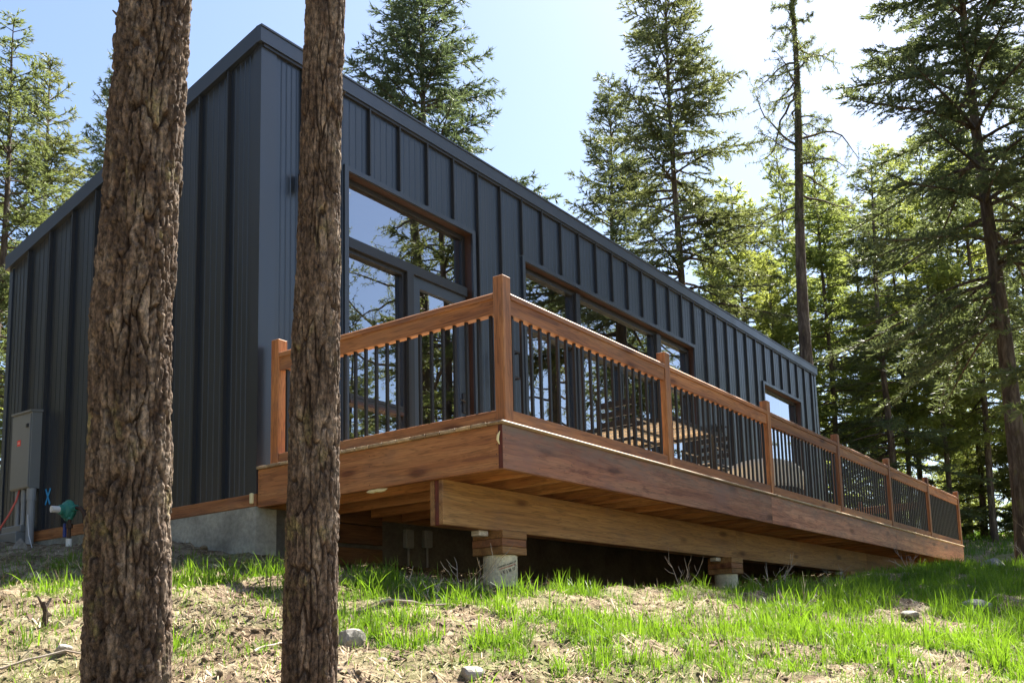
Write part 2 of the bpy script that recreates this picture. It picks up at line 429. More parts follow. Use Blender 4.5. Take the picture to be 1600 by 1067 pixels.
# greenness: fresh growth patches  (x, y, radius, strength)
BL=[(-1.35,-.95,.7,1.0),(-1.9,-.45,.7,.5),(-.8,-1.0,.6,.7),(-.85,-2.15,.5,.9),(-.35,-2.45,.5,1),(.15,-2.75,.45,.9),(.9,-3.0,.45,.8),(2.0,-3.0,.5,.5),(-1.2,-3.1,.6,1.0),(-.75,-3.35,.6,1.1),(-.5,-3.7,.55,1.1),(-1.1,-3.8,.4,.8),(-1.55,-3.75,.35,.5),(-1.7,-2.9,.4,.7),
(3.0,-3.6,.6,.9),(4.2,-3.4,.8,1),(5.5,-3.5,1.2,1.25),(7.5,-3.7,1.3,1.2),(10,-3.9,1.4,1.2),(2.6,-4.4,1.0,1.2),(4.3,-4.6,1.4,1.3),(6.5,-5,1.3,1.2),(1.2,-4.6,.5,.9),(.4,-4.4,.2,1.0),(.6,-5.2,.7,1.0),(1.6,-5.4,1.0,1.3),(-.2,-5.5,.9,1.2),(.6,-4.9,.6,1.1),(-1.0,-4.5,.25,.5),
(22,-3,3,1.2),(19,-4.5,3,.8),(30,0,8,1.0),(36,-8,9,1),(-2.2,-2.3,.25,.5),(.0,-3.6,.3,.5),(-2.6,-1.6,.3,.3),(-1.5,.6,.7,.5)]
def green(x,y):
    r=0
    for (a,b_,s_,k) in BL: r=r+k*np.exp(-((x-a)**2+(y-b_)**2)/(s_*s_))
    p=np.stack([x,y,0*x],-1)
    return np.clip(r,0,1.25)*sstep(.36,.62,fbm(p*3.1,3,31))*1.3
at=ground.data.attributes.new('green','FLOAT','POINT'); at.data.foreach_set('value',np.clip(green(gv[:,0],gv[:,1])*.75,0,1).astype(np.float32))

# ------------------------------------------------------------------ cabin
ZT,FH,SL,L,W=4.2695,.155,-.2724,13.72,4.05
s=.406; bx0,ey0=1.2448,.4148
cabin=thing('cabin',(0,0,0),'long dark metal clad cabin with battened walls, sloping roof and tall windows','cabin')
zf=ZT-FH
WIN=[(.955,2.775,.34,3.345),(3.705,8.125,.34,3.345),(10.88,12.745,.34,3.345)]     # openings in the front wall
def ribbed(a0,a1,zlo,zhi,holes=()):
    """panel section along a (wall direction) as strips with little pencil ribs; returns list of (a,offset)"""
    w_=a1-a0; br=[a0]
    prof=[(a0,0)]
    for k in range(1,5):
        c=a0+w_*k/5
        if w_>.2: prof+=[(c-.008,0),(c,.0035),(c+.008,0)]
    prof.append((a1,0)); 
    xs=[p[0] for p in prof]; of=[p[1] for p in prof]
    extra=[e for h in holes for e in h[:2] if a0+1e-4<e<a1-1e-4]
    allx=sorted(set(xs+extra)); offs=np.interp(allx,xs,of)
    return allx,offs
def panel(plane,a0,a1,zl,zh,holes,parent):
    ax,of=ribbed(a0,a1,zl,zh,holes); mb=MB()
    for i in range(len(ax)-1):
        u0,u1=ax[i],ax[i+1]; mid=(u0+u1)/2
        iv=[(zl,None)]
        segs=[]; cur=zl
        hs=sorted([h for h in holes if h[0]<mid<h[1]],key=lambda h:h[2])
        for h in hs:
            if h[2]>cur+1e-3: segs.append((cur,cur,h[2],h[2]))
            cur=h[3]
        segs.append((cur,cur,zh(u0),zh(u1)))
        for (l0,l1,h0,h1) in segs:
            k=len(mb.v)
            for (u,o_,z) in ((u0,of[i],l0),(u1,of[i+1],l1),(u1,of[i+1],h1),(u0,of[i],h0)):
                mb.v.append((u,-o_,z) if plane=='y' else (-o_,u,z) if plane=='x' else (L+o_,u,z) if plane=='X' else (u,W+o_,z))
            k0=tuple(range(k,k+4)); mb.f.append(k0 if plane in('y','X') else k0[::-1])
    if mb.f: return part('siding_panel',mb,'siding',parent,norm=False)
# front wall panels + battens
edges=[.15]+[x for x in (bx0+(i-3)*s for i in range(0,34)) if .3<x<L-.2]+[L-.09]
for a,b2 in zip(edges[:-1],edges[1:]):
    panel('y',a+.004,b2-.004,.35,lambda u:zf+.02,WIN,cabin)
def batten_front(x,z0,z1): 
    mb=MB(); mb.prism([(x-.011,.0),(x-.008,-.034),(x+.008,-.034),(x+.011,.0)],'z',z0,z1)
    return part('seam_rib',mb,'frame',cabin)  # dark frame paint on the ribs stands in for shade on their sides
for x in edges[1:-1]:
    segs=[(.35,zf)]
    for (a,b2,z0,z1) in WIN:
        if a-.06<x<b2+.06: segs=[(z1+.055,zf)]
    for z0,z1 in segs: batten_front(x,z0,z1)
# end walls
for plane in ('x','X'):
    ed=[.09]+[ey0+i*s for i in range(9)]+[W-.05]
    for a,b2 in zip(ed[:-1],ed[1:]):
        panel(plane,a+.004,b2-.004,.115,lambda u:zf+.02+SL*u,(),cabin)
    if plane=='x':
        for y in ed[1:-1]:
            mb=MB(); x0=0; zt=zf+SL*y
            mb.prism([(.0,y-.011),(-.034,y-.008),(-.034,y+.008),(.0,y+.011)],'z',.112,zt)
            part('seam_rib',mb,'frame',cabin)  # same dark paint in place of rib side shade
# rear wall
mb=MB(); mb.box(0.01,L-.01,W-.02,W,.1,zf+SL*W); part('rear_wall',mb,'siding',cabin)
# corner trims
mb=MB(); mb.prism([(-.012,.0),(-.012,.092),(.004,.092),(.004,.004),(.15,.004),(.15,-.012),(-.012,-.012)],'z',.112,zf); part('corner_trim',mb,'trim',cabin)
mb=MB(); mb.prism([(L+.012,-.012),(L-.09,-.012),(L-.09,.004),(L+.012,.004)],'z',.35,zf); part('corner_trim',mb,'trim',cabin)
mb=MB(); mb.prism([(-.012,W-.05),(-.012,W+.012),(.05,W+.012),(.05,W-.05)],'z',.112,zf+SL*W); part('corner_trim',mb,'trim',cabin)
# fascia and roof
mb=MB(); mb.prism([(-.045,zf),(-.045,ZT-.018),(-.055,ZT-.018),(-.055,ZT),(.02,ZT),(.02,zf)],'x',-.045,L+.045); part('fascia',mb,'trim',cabin)
for xa,xb in ((-.045,-.0),(L,L+.045)):
    mb=MB(); mb.prism([(.021,zf+SL*.021),(.021,ZT+SL*.021),(W+.05,ZT+SL*(W+.05)),(W+.05,zf+SL*(W+.05))],'x',xa,xb); part('rake_fascia',mb,'trim',cabin)
mb=MB(); mb.prism([(.0205,ZT-.02+SL*.02),(.0205,ZT-.003+SL*.02),(W+.045,ZT-.003+SL*(W+.045)),(W+.045,ZT-.1+SL*(W+.045)),(.0205,ZT-.11)],'x',.001,L-.001); part('roof',mb,'trim',cabin)
# dark strip modelled in place of the shadow under the fascia
mb=MB(); mb.box(.0,L,-.03,-.0,zf-.028,zf-.001); part('fascia_shadow_strip',mb,'frame',cabin)
# sill plate and foundation
mb=MB(); mb.bbox(-.012,.03,.0,W-.02,.008,.112,.004); part('sill_board',mb,'cedar_y',cabin,label='exposed wooden sill board under the metal end wall')
mb=MB(); mb.box(-.006,.2,.0,W,-1.3,.006); part('foundation_wall',mb,'concrete',cabin)
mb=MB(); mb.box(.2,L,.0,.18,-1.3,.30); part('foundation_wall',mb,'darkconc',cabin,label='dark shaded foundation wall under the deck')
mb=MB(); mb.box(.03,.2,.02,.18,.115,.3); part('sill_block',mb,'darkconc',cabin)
mb=MB(); mb.bbox(-.03,.008,.02,.055,.03,.118,.006); part('foam_dab',mb,'foam',cabin,label='dab of yellow foam at the end of the sill')
for i,zz in enumerate((-.62,-.44,-.24,-.06)):
    mb=MB(); mb.bbox(.62,1.36,-.05,-.004,zz,zz+.17-.01*(i==1),.006); part('shuttering_plank',mb,'osb',cabin)
for (xa,z0,z1) in ((1.66,-.24,-.06),(1.92,-.22,-.05)):
    mb=MB(); mb.bbox(xa,xa+.11,-.06,-.002,z0,z1,.01); mb.bbox(xa+.02,xa+.09,-.075,-.06,z0+.09,z1-.01,.005); mb.tube([(xa+.055,-.03,z0),(xa+.055,-.03,-.5)],.012,6)
    part('junction_box',mb,'pvc',cabin)
# interior
mb=MB(); mb.box(.06,L-.06,.16,W-.08,.40,.44); part('interior_floor',mb,'inceil',cabin)
mb=MB(); mb.box(.06,L-.06,W-.1,W-.03,.44,2.95); part('interior_wall',mb,'interior',cabin)
for xa in (3.2,8.9):
    mb=MB(); mb.prism([(.16,.44),(W-.11,.44),(W-.11,2.85),(.16,3.85)],'x',xa,xa+.1); part('interior_partition',mb,'interior',cabin)
mb=MB(); mb.prism([(.05,3.95),(.05,4.02),(W-.05,2.98),(W-.05,2.91)],'x',.03,L-.03); part('interior_ceiling',mb,'inceil',cabin)
mb=MB(); mb.box(.03,.06,.05,W-.05,.12,2.9); mb.box(L-.06,L-.03,.05,W-.05,.12,2.9); part('interior_end_lining',mb,'interior',cabin)
# inner face of the front wall
mb=MB(); xs=[.06,WIN[0][0],WIN[0][1],WIN[1][0],WIN[1][1],WIN[2][0],WIN[2][1],L-.06]
for k in range(0,8,2): mb.box(xs[k],xs[k+1],.13,.15,.35,3.93)
for a,b2,_,z1 in WIN: mb.box(a,b2,.13,.15,z1,3.93)
part('interior_front_lining',mb,'interior',cabin)

# windows: opening ring, frames and panes. glass sits .12 m behind the siding
def ring(mb,x0,x1,z0,z1,w_,ya,yb):
    mb.box(x0,x0+w_,ya,yb,z0,z1); mb.box(x1-w_,x1,ya,yb,z0,z1); mb.box(x0+w_,x1-w_,ya,yb,z1-w_,z1); mb.box(x0+w_,x1-w_,ya,yb,z0,z0+w_)
def window(x0,x1,z0,z1,bars=(),posts=(),label=None,low=False):
    """bars: z of horizontal transoms (z,h); posts: x of mullions (x,w)"""
    mb=MB(); ring(mb,x0-.035,x1+.035,z0-.03,z1+.035,.05,-.030,-.004)          # outer trim, proud of siding
    win=part('window',mb,'trim',cabin,label=label)
    mb=MB(); ring(mb,x0-.001,x1+.001,z0,z1,.018,-.003,.135); part('lining',mb,'reveal',win)
    mb=MB(); ring(mb,x0+.018,x1-.018,z0+.018,z1-.018,.045,.085,.134)
    for (z,h) in bars: mb.box(x0+.063,x1-.063,.02,.133,z,z+h)
    zs=[z0+.063]+[q for z,h in bars for q in (z,z+h)]+[z1-.063]
    for (x,w2) in posts: 
        for i in range(0,len(zs),2):
            if not(low and i>0): mb.box(x,x+w2,.02,.133,zs[i],zs[i+1])
    part('frame',mb,'frame',win)
    return win
def pane(win,x0,x1,z0,z1,y=.108):
    mb=MB(); mb.v=[(x0,y,z0),(x1,y,z0),(x1,y,z1),(x0,y,z1)]; mb.f=[(0,1,2,3)]; return part('pane',mb,'glass',win,norm=False)
def sash(win,x0,x1,z0,z1,w_=.045,ya=.06,yb=.12,mat='frame',name='sash'):
    mb=MB(); ring(mb,x0,x1,z0,z1,w_,ya,yb); part(name,mb,mat,win)
a,b2,z0,z1=WIN[0]
w1=window(a,b2,z0,z1,bars=[(2.60,.10)],posts=[(1.79,.09)],low=True,label='tall glazed unit with a transom light over a fixed pane and a door')
# remove post in the transom: rebuilt as one wide light
pane(w1,a+.05,b2-.05,2.695,z1-.05); 
sash(w1,a+.064,1.788,z0+.064,2.598,.035); sash(w1,a+.1,1.752,1.12,1.185,.03,.05,.13,name='crossbar'); mb=MB(); mb.box(a+.1,1.752,.045,.13,1.09,1.12); part('crossbar',mb,'reveal',w1)
pane(w1,a+.09,1.76,z0+.09,2.57)
# door in the right half
mb=MB(); ring(mb,1.883,2.712,z0+.064,2.597,.115,.05,.115); door=part('door',mb,'trim',cabin,label='dark glazed cabin door beside the fixed pane')
mb=MB(); mb.v=[(1.99,.08,.57),(2.61,.08,.57),(2.61,.08,2.49),(1.99,.08,2.49)]; mb.f=[(0,1,2,3)]; part('pane',mb,'glass',door,norm=False)
mb=MB(); mb.bbox(2.63,2.67,.032,.05,1.28,1.5,.004); mb.tube([(2.65,.04,1.4),(2.65,.0,1.4),(2.54,-.005,1.4)],.010,6); part('handle',mb,'black',door)
a,b2,z0,z1=WIN[1]
w2=window(a,b2,z0,z1,posts=[(4.86,.09),(6.98,.12)],label='wide three light window of full height glass behind the table')
for (p,q) in ((a+.064,4.858),(4.952,6.978),(7.102,b2-.064)):
    sash(w2,p,q,z0+.064,z1-.064,.035)
    pane(w2,p+.02,q-.02,z0+.09,z1-.09)
    mb=MB(); mb.box(p+.036,q-.036,.05,.13,2.53,2.60); part('crossbar',mb,'frame',w2)
sash(w2,5.95,6.03,z0+.1,2.52,.03,.055,.128,name='crossbar')
a,b2,z0,z1=WIN[2]
w3=window(a,b2,z0,z1,label='narrow tall window near the far end of the wall'); pane(w3,a+.05,b2-.05,z0+.05,z1-.05)

# ------------------------------------------------------------------ deck
DX0,DX1,DY,DT=0.0,14.30,-2.58,.3335
deck=thing('deck',(7.15,-1.3,.33),'long raised cedar deck with wood posts and black balusters along the cabin','deck')
zr=DT-.026       # top of rim
nb=18; bw=(2.58+.02-.02)/nb
for i in range(nb):
    y0=-.02-(i+1)*bw+.006 if i<nb-1 else DY-.022
    y1=-.02-i*bw
    for (xa,xb) in (((-.022,4.87),(4.874,9.75),(9.754,DX1+.022)) if i%2 else ((-.022,7.3),(7.304,12.17),(12.174,DX1+.022))):
        mb=MB(); mb.bbox(xa,xb,y0,y1,zr+.001,DT,.009 if i==nb-1 else .003); part('deck_board',mb,'decking',deck)
zb=-.004
j=[.038,4.73,9.63,DX1]
mb=MB(); mb.bbox(0.0,4.729,DY,DY+.038,zb,zr,.003); part('front_rim_board',mb,'rim_x',deck,label='reddish stained rim board with dark sap streaks')
mb=MB(); mb.bbox(4.731,9.629,DY,DY+.038,zb,zr,.003); part('front_rim_board',mb,'rim_x',deck)
mb=MB(); mb.bbox(9.631,DX1,DY,DY+.038,zb,zr,.003); part('front_rim_board',mb,'rim_x',deck)
mb=MB(); mb.box(-.0015,.0,DY+.001,DY+.037,zb+.003,zr-.003); part('painted_end_grain',mb,'redwood',deck)
mb=MB(); mb.bbox(-.000,.038,DY+.039,-.015,zb,zr,.003); part('side_rim_board',mb,'cedar_y',deck,label='orange toned rim board facing the trees')
mb=MB(); mb.bbox(DX1-.038,DX1,DY+.039,-.015,zb,zr,.003); part('side_rim_board',mb,'cedar_y',deck)
mb=MB(); mb.bbox(0,.038,-.001,.038,0,.03); 
jm=MB(); jm.bbox(-.019,.019,DY+.04,-.04,zb+.012,zr-.002,.002)
js=part('joist',jm,'joist',deck); js.location.x=.42-7.15
x=.42+s
while x<DX1-.1:
    o=inst(js,(x,0,0),deck); o.location=js.location; o.location.x=x-7.15; x+=s
mb=MB(); mb.bbox(.04,DX1-.04,-.04,-.004,zb,zr-.002,.002); part('ledger_board',mb,'beam_x',deck)
for k,(ya,mt) in enumerate(((-2.0,'beam_x'),(-1.958,'redwood'),(-1.916,'beam_x'))):
    cut=[.03,5.0,9.9,DX1-.6] if k!=1 else [.036,7.5,DX1-.6]
    for xa,xb in zip(cut[:-1],cut[1:]):
        mb=MB(); mb.bbox(xa,xb-.002,ya,ya+.040,-.335,-.006,.003); part('beam_ply',mb,mt,deck)
mb=MB()
def screw(p,ax_):
    x,y,z=p; k=len(mb.v); n=6
    for a in range(n):
        c_,s_=.0042*math.cos(a*math.pi/3),.0042*math.sin(a*math.pi/3); mb.v.append((x+c_,y-.0012,z+s_) if ax_=='y' else (x-.0012,y+c_,z+s_))
    mb.f.append(tuple(range(k,k+n)))
xq=.42
while xq<DX1-.05:
    for zz in (.05,.13,.22): screw((xq+.004*math.sin(xq*9),DY,zz+.006*math.sin(xq*5+zz*40)),'y')
    xq+=s
for xq in (.03,4.70,4.76,9.60,9.66):
    for zz in (.03,.09,.15,.21,.27): screw((xq,DY,zz),'y')
for yq in (DY+.055,-1.3,-.05):
    for zz in (.03,.1,.17,.25): screw((0,yq,zz),'x')
part('screw_heads',mb,'black',deck,kind='stuff',norm=False)
# foam bead below the side rim
mb=MB(); rg=random.Random(3)
pts=[(.02,-1.25-.03*i,zb-.012+rg.uniform(-.004,.004)) for i in range(8)]; mb.tube(pts,[.006,.015,.018,.014,.018,.015,.012,.004],6); part('foam_bead',mb,'foam',deck,label='pale foam bead under the side rim')
mb=MB(); mb.tube([(-.004,DY+.02,zr-.05),(-.012,DY+.03,zr-.08),(-.012,DY+.034,zr-.11),(-.004,DY+.026,zr-.14)],[.003,.010,.010,.003],6); part('foam_bead',mb,'foam',deck)
# railing
PX=[.085+2.362*i for i in range(6)]+[14.235]; PY=DY+.045; PW=.0455
pm=MB(); pm.bbox(-PW,PW,-PW,PW,0,1.068,.004); pm.v=[(a_,b_,c_) for a_,b_,c_ in pm.v]
k=len(pm.v); 
post0=part('post',pm,'cedar_z',deck,loc=(0,0,0)); 
def place(o,p,par=deck): o.location=Vector(p)-wloc(par)
place(post0,(PX[0],PY,DT+.001))
posts=[(x,PY) for x in PX[1:]]+[(.085,-.16),(14.235,-.6),(14.235,.75)]
for (x,y) in posts: o=inst(post0,(x,y,DT+.001),deck)
def rail_profile(): # (across, up): rounded cap over a face board
    return [(-.030,1.132),(-.034,1.238),(-.046,1.242),(-.046,1.276),(-.034,1.288),(.034,1.288),(.046,1.276),(.046,1.242),(.034,1.238),(.030,1.132)]
bal=MB(); bal.bbox(-.0115,.0115,-.0115,.0115,.425,1.134,.002)
bal0=part('baluster',bal,'black',deck,loc=(0,0,0)); first=[True]
def baluster(x,y):
    if first[0]: place(bal0,(x,y,0)); first[0]=False
    else: inst(bal0,(x,y,0),deck)
def railing(axis_,a0,a1,c):
    pr=rail_profile(); ll=rail_profile(); mt='cedar_'+axis_
    a0+=PW+.003; a1-=PW+.003
    mb=MB(); mb.prism([(c+p,q) for p,q in pr],axis_,a0,a1); part('top_rail',mb,mt,deck)
    mb=MB()
    if axis_=='x': mb.bbox(a0,a1,c-.036,c+.036,DT+.002,.428,.004)
    else: mb.bbox(c-.036,c+.036,a0,a1,DT+.002,.428,.004)
    part('bottom_rail',mb,mt,deck)
    n=round((a1-a0)/.1135); st=(a1-a0)/n
    for i in range(n):
        q=a0+st*(i+.5)
        if axis_=='x': baluster(q,c)
        else: baluster(c,q)
for i in range(6): railing('x',PX[i],PX[i+1],PY)
railing('y',PY,-.16,.085); railing('y',PY,-.6,14.235); railing('y',-.6,.75,14.235)

# piers
def pier(x,label,text=False):
    y=-1.94; z0=min(g1(x,y),g1(x,y-.15))-.25
    t=thing('concrete_pier',(x,y,z0),label,'pier','concrete piers under the deck beam')
    mb=MB(); mb.lathe((x,y,0),[(.128,z0),(.133,z0+.02),(.133,-.53),(.130,-.522)],32); part('form_tube',mb,'tube',t,smooth=False)
    r2=random.Random(int(x*10))
    for i,(za,zb_) in enumerate(((-.520,-.462),(-.460,-.402),(-.400,-.338))):
        e=r2.uniform(-.008,.008); mb=MB(); mb.bbox(x-.15+e,x+.15+e,y-.15,y+.15,za,zb_,.004); part('pad_plank',mb,'cedar_x' if i%2 else 'beam_x',t)
    mb=MB(); mb.bbox(x-.27,x-.16,y-.02,y+.06,-.38,-.338,.004); part('shim_block',mb,'paletimber',t)
    return t
p1=pier(.74,'pale round form tube pier with printed lettering, nearest under the beam end')
pier(4.8,'second round pier from the near end, half hidden in the shade'); pier(8.95,'third round pier, deep in the shade of the deck'); pier(13.0,'farthest round pier, low under the deck end')
def tube_text(txt,size,zc,ang,tilt,mat):
    cu=bpy.data.curves.new('lettering','FONT'); cu.body=txt; cu.size=size; cu.align_x='CENTER'; cu.offset=.0004
    to=bpy.data.objects.new('tmp',cu); C.objects.link(to); bpy.context.view_layer.update()
    me=bpy.data.meshes.new_from_object(to.evaluated_get(bpy.context.evaluated_depsgraph_get())); bpy.data.objects.remove(to)
    r=.1345; cxp,cyp=.74,-1.94
    for v in me.vertices:
        u,q=v.co.x,v.co.y; u,q=u*math.cos(tilt)-q*math.sin(tilt),u*math.sin(tilt)+q*math.cos(tilt)
        a_=ang+u/r; v.co=(r*math.cos(a_),r*math.sin(a_),q)
    me.materials.append(M[mat]); o=bpy.data.objects.new('lettering',me); C.objects.link(o); o.parent=p1; o.location=(0,0,zc-p1.location.z)
tube_text('CONCRETE FORMING TUBE',.0145,-.600,R(-114),R(17),'ink')
tube_text('CONCRETE FORMING TUBE',.0125,-.617,R(-113),R(17),'redink')
tube_text('( E ) III 10',.034,-.655,R(-112),R(17),'ink')
tube_text('10 in',.016,-.606,R(-80),R(17),'ink')

# ------------------------------------------------------------------ wall lamps
def lantern(x,z,label):
    t=thing('wall_lantern',(x,-.03,z),label,'wall lamp','black wall lanterns on the long wall')
    mb=MB(); mb.bbox(x-.04,x+.04,-.05,-.030,z+.06,z+.2,.004); part('back_plate',mb,'black',t)
    mb=MB(); q=.008
    for sx in (-.06,.06):
        for sy in (-.20,-.08): mb.box(x+sx-q,x+sx+q,sy-q,sy+q,z-.16,z+.14)
    for zz in (z-.16,z+.14):
        mb.box(x-.069,x+.069,-.209,-.191,zz-q,zz+q); mb.box(x-.069,x+.069,-.089,-.071,zz-q,zz+q)
        mb.box(x-.069,x-.051,-.19,-.09,zz-q,zz+q); mb.box(x+.051,x+.069,-.19,-.09,zz-q,zz+q)
    mb.box(x-.01,x+.01,-.14,-.049,z+.15,z+.165)
    part('cage',mb,'black',t)
    mb=MB(); mb.tube([(x,-.14,z+.15),(x,-.14,z+.04)],.02,8); part('lamp_holder',mb,'black',t)
lantern(3.28,1.93,'black wire cage wall lantern between door and first tall window')
lantern(8.75,2.0,'black wire cage wall lantern past the wide window')
t=thing('wall_spotlight',(.33,-.03,2.98),'small black cylinder wall light high beside the near trunk','wall lamp')
mb=MB(); mb.bbox(.37,.41,-.052,-.0305,2.9,3.05,.004); part('back_plate',mb,'black',t)
mb=MB(); mb.lathe((.39,-.09,2.88),[(.030,0),(.035,.01),(.035,.18),(.03,.19)],16); part('lamp_body',mb,'black',t,smooth=False)

# ------------------------------------------------------------------ deck furniture
t=thing('patio_table',(3.95,-1.55,DT),'square slatted patio table with black frame on the deck','table')
tx0,tx1,ty0,ty1,tz=3.4,4.5,-2.08,-1.0,1.06
for i in range(8):
    xa=tx0+.03+i*(tx1-tx0-.05)/8; mb=MB(); mb.bbox(xa+.01,xa+.075,ty0+.03,ty1-.03,tz-.022,tz,.003); part('slat',mb,'paletimber',t)
mb=MB()
for (p,q,r_,u) in ((tx0,tx1,ty0,ty0+.03),(tx0,tx1,ty1-.03,ty1),(tx0,tx0+.03,ty0+.03,ty1-.03),(tx1-.03,tx1,ty0+.03,ty1-.03)): mb.box(p,q,r_,u,tz-.05,tz+.002)
mb.box(tx0+.03,tx1-.03,-1.56,-1.52,tz-.05,tz-.024)
part('frame',mb,'black',t)
for (x,y) in ((tx0+.02,ty0+.02),(tx1-.06,ty0+.02),(tx0+.02,ty1-.06),(tx1-.06,ty1-.06)):
    mb=MB(); mb.box(x,x+.04,y,y+.04,DT+.001,tz-.05); part('leg',mb,'black',t)
def chair(x,y,rz,label):
    t=thing('patio_chair',(x,y,DT),label,'chair','slatted black framed chairs round the patio table')
    for i in range(5):
        mb=MB(); mb.bbox(x-.2,x+.2,y-.2+i*.082,y-.2+i*.082+.06,DT+.43,DT+.447,.003); part('seat_slat',mb,'paletimber',t)
    mb=MB()
    for sx in (-.22,.20): mb.box(x+sx,x+sx+.02,y-.22,y+.22,DT+.40,DT+.428)
    mb.box(x-.2,x+.2,y-.22,y-.202,DT+.4,DT+.428); mb.box(x-.2,x+.2,y+.21,y+.228,DT+.4,DT+.428); part('frame',mb,'black',t)
    for sx in (-.22,.20):
        mb=MB(); mb.box(x+sx,x+sx+.02,y-.219,y-.199,DT+.001,DT+.62); part('leg',mb,'black',t)
        mb=MB(); mb.box(x+sx,x+sx+.02,y+.2,y+.22,DT+.001,DT+.86); part('leg',mb,'black',t)
        mb=MB(); mb.box(x+sx-.01,x+sx+.03,y-.22,y+.199,DT+.621,DT+.64); part('armrest',mb,'black',t)
    for k in range(3): mb=MB(); mb.box(x-.199,x+.199,y+.203,y+.217,DT+.56+k*.1,DT+.62+k*.1); part('back_slat',mb,'black',t)
    for o in list(t.children):
        if rz:
            o.location=Matrix.Rotation(rz,3,'Z')@o.location; o.rotation_euler=(0,0,rz)
chair(3.05,-1.75,R(90),'slatted chair tucked at the near side of the patio table')
chair(4.95,-1.7,R(-90),'slatted chair at the far side of the patio table')
t=thing('lounge_chair',(6.5,-1.75,DT),'low round lounge chair with cream cushion and dark wicker shell','chair')
c=(6.5,-1.75)
mb=MB(); mb.lathe((c[0],c[1],DT),[(.28,.03),(.42,.16),(.50,.30),(.46,.32),(.3,.22)],24); part('shell',mb,'wicker',t,smooth=True)
mb=MB(); mb.lathe((c[0],c[1],DT),[(.30,.225),(.44,.325),(.43,.36),(.36,.40),(.12,.42)],24); part('seat_cushion',mb,'cream',t,smooth=True)
mb=MB(); k=0
NA,NH=17,6; vs=[];
for side in (0,1):
    for i in range(NA):
        a_=R(100)+R(205)*i/(NA-1)
        e=math.sin(math.pi*i/(NA-1))**.5
        for j in range(NH):
            u=j/(NH-1); rr=.47+.06*u+(-.075 if side else 0)*math.sin(math.pi*(.12+.76*u)); hz=.30+u*(.02+.34*e)
            vs.append((c[0]+rr*math.cos(a_),c[1]+rr*math.sin(a_),DT+hz))
mb.v=vs
I=lambda s_,i,j_:s_*NA*NH+i*NH+j_
for s_ in (0,1):
    for i in range(NA-1):
        for j_ in range(NH-1): mb.f.append((I(s_,i,j_),I(s_,i+1,j_),I(s_,i+1,j_+1),I(s_,i,j_+1)))
for i in range(NA-1):
    mb.f.append((I(0,i,0),I(0,i+1,0),I(1,i+1,0),I(1,i,0))); mb.f.append((I(0,i,NH-1),I(0,i+1,NH-1),I(1,i+1,NH-1),I(1,i,NH-1)))
for j_ in range(NH-1):
    mb.f.append((I(0,0,j_),I(0,0,j_+1),I(1,0,j_+1),I(1,0,j_))); mb.f.append((I(0,NA-1,j_),I(0,NA-1,j_+1),I(1,NA-1,j_+1),I(1,NA-1,j_)))
part('back_cushion',mb,'cream',t,smooth=True)
for a_ in (45,135,225,315):
    x,y=c[0]+.25*math.cos(R(a_)),c[1]+.25*math.sin(R(a_)); mb=MB(); mb.tube([(x,y,DT+.001),(x,y,DT+.05)],.02,8); part('leg',mb,'black',t)

# ------------------------------------------------------------------ utilities on the end wall
t=thing('electrical_panel',(-.1,3.42,0),'tall grey electrical panel on conduits at the rear of the end wall','electrical box')
y0,y1,z0,z1=3.25,3.60,.53,1.31; D=.10; X1=-.031
mb=MB(); mb.bbox(X1-D,X1,y0,y1,z0,z1,.004); part('case',mb,'boxgrey',t)
mb=MB(); mb.bbox(X1-D-.012,X1-D-.001,y0+.008,y1-.008,z0+.008,z1-.03,.003); cover=part('cover',mb,'boxgrey',t)
mb=MB(); mb.prism([(X1-D-.022,z1-.012),(X1-D-.022,z1+.006),(X1,z1+.03),(X1,z1+.002)],'y',y0-.01,y1+.01); part('rain_hood',mb,'boxgrey',t)
mb=MB(); mb.bbox(X1-D-.026,X1-D-.013,y0+.03,y0+.065,1.14,1.18,.003); part('latch',mb,'black',cover)
mb=MB(); mb.box(X1-D-.0145,X1-D-.0125,3.42,3.48,.97,1.03); part('warning_label',mb,'red',cover)
mb=MB(); mb.box(X1-D-.0155,X1-D-.0147,3.43,3.47,.993,.998); mb.box(X1-D-.0155,X1-D-.0147,3.435,3.465,1.006,1.010); part('label_print',mb,'white',cover)
for i,(yy,r_,zl) in enumerate(((3.535,.022,.0),(3.43,.022,.0),(3.29,.036,-.2))):
    mb=MB(); mb.tube([(X1-.055,yy,zl),(X1-.055,yy,z0+.005)],r_,14); mb.tube([(X1-.055,yy,z0-.12),(X1-.055,yy,z0-.001)],r_*1.18,14); part('conduit',mb,'pvc',t,smooth=False)
mb=MB(); mb.bbox(X1-.15,X1-.004,3.36,3.75,-.1,.10,.006); mb.bbox(X1-.11,X1-.004,3.36,3.72,.102,.17,.006); part('conduit_cover',mb,'boxgrey',t)
mb=MB(); mb.tube([(X1-.07,3.48,z0+.01),(X1-.10,3.48,.42),(X1-.15,3.50,.28),(X1-.2,3.56,.14),(X1-.24,3.64,.02),(X1-.28,3.72,-.03)],.010,8); part('red_cable',mb,'redcable',t,smooth=True)
mb=MB(); mb.tube([(X1-.10,3.25,.26),(X1-.12,3.2,.16),(X1-.16,3.1,.04),(X1-.2,2.95,-.1)],.004,5); part('thin_wire',mb,'wirewhite',t)
t=thing('gas_regulator',(-.2,2.55,0),'teal gas regulator on a white riser pipe by the end wall','gas regulator')
gxp=-.19
mb=MB(); mb.tube([(gxp,2.53,-.45),(gxp,2.53,.0)],.026,12); part('riser_pipe',mb,'white',t)
mb=MB(); mb.tube([(gxp,2.53,.0),(gxp,2.53,.22)],.015,10); mb.tube([(gxp,2.53,.10),(gxp,2.53,.14)],.03,8); part('inlet_pipe',mb,'rust',t)
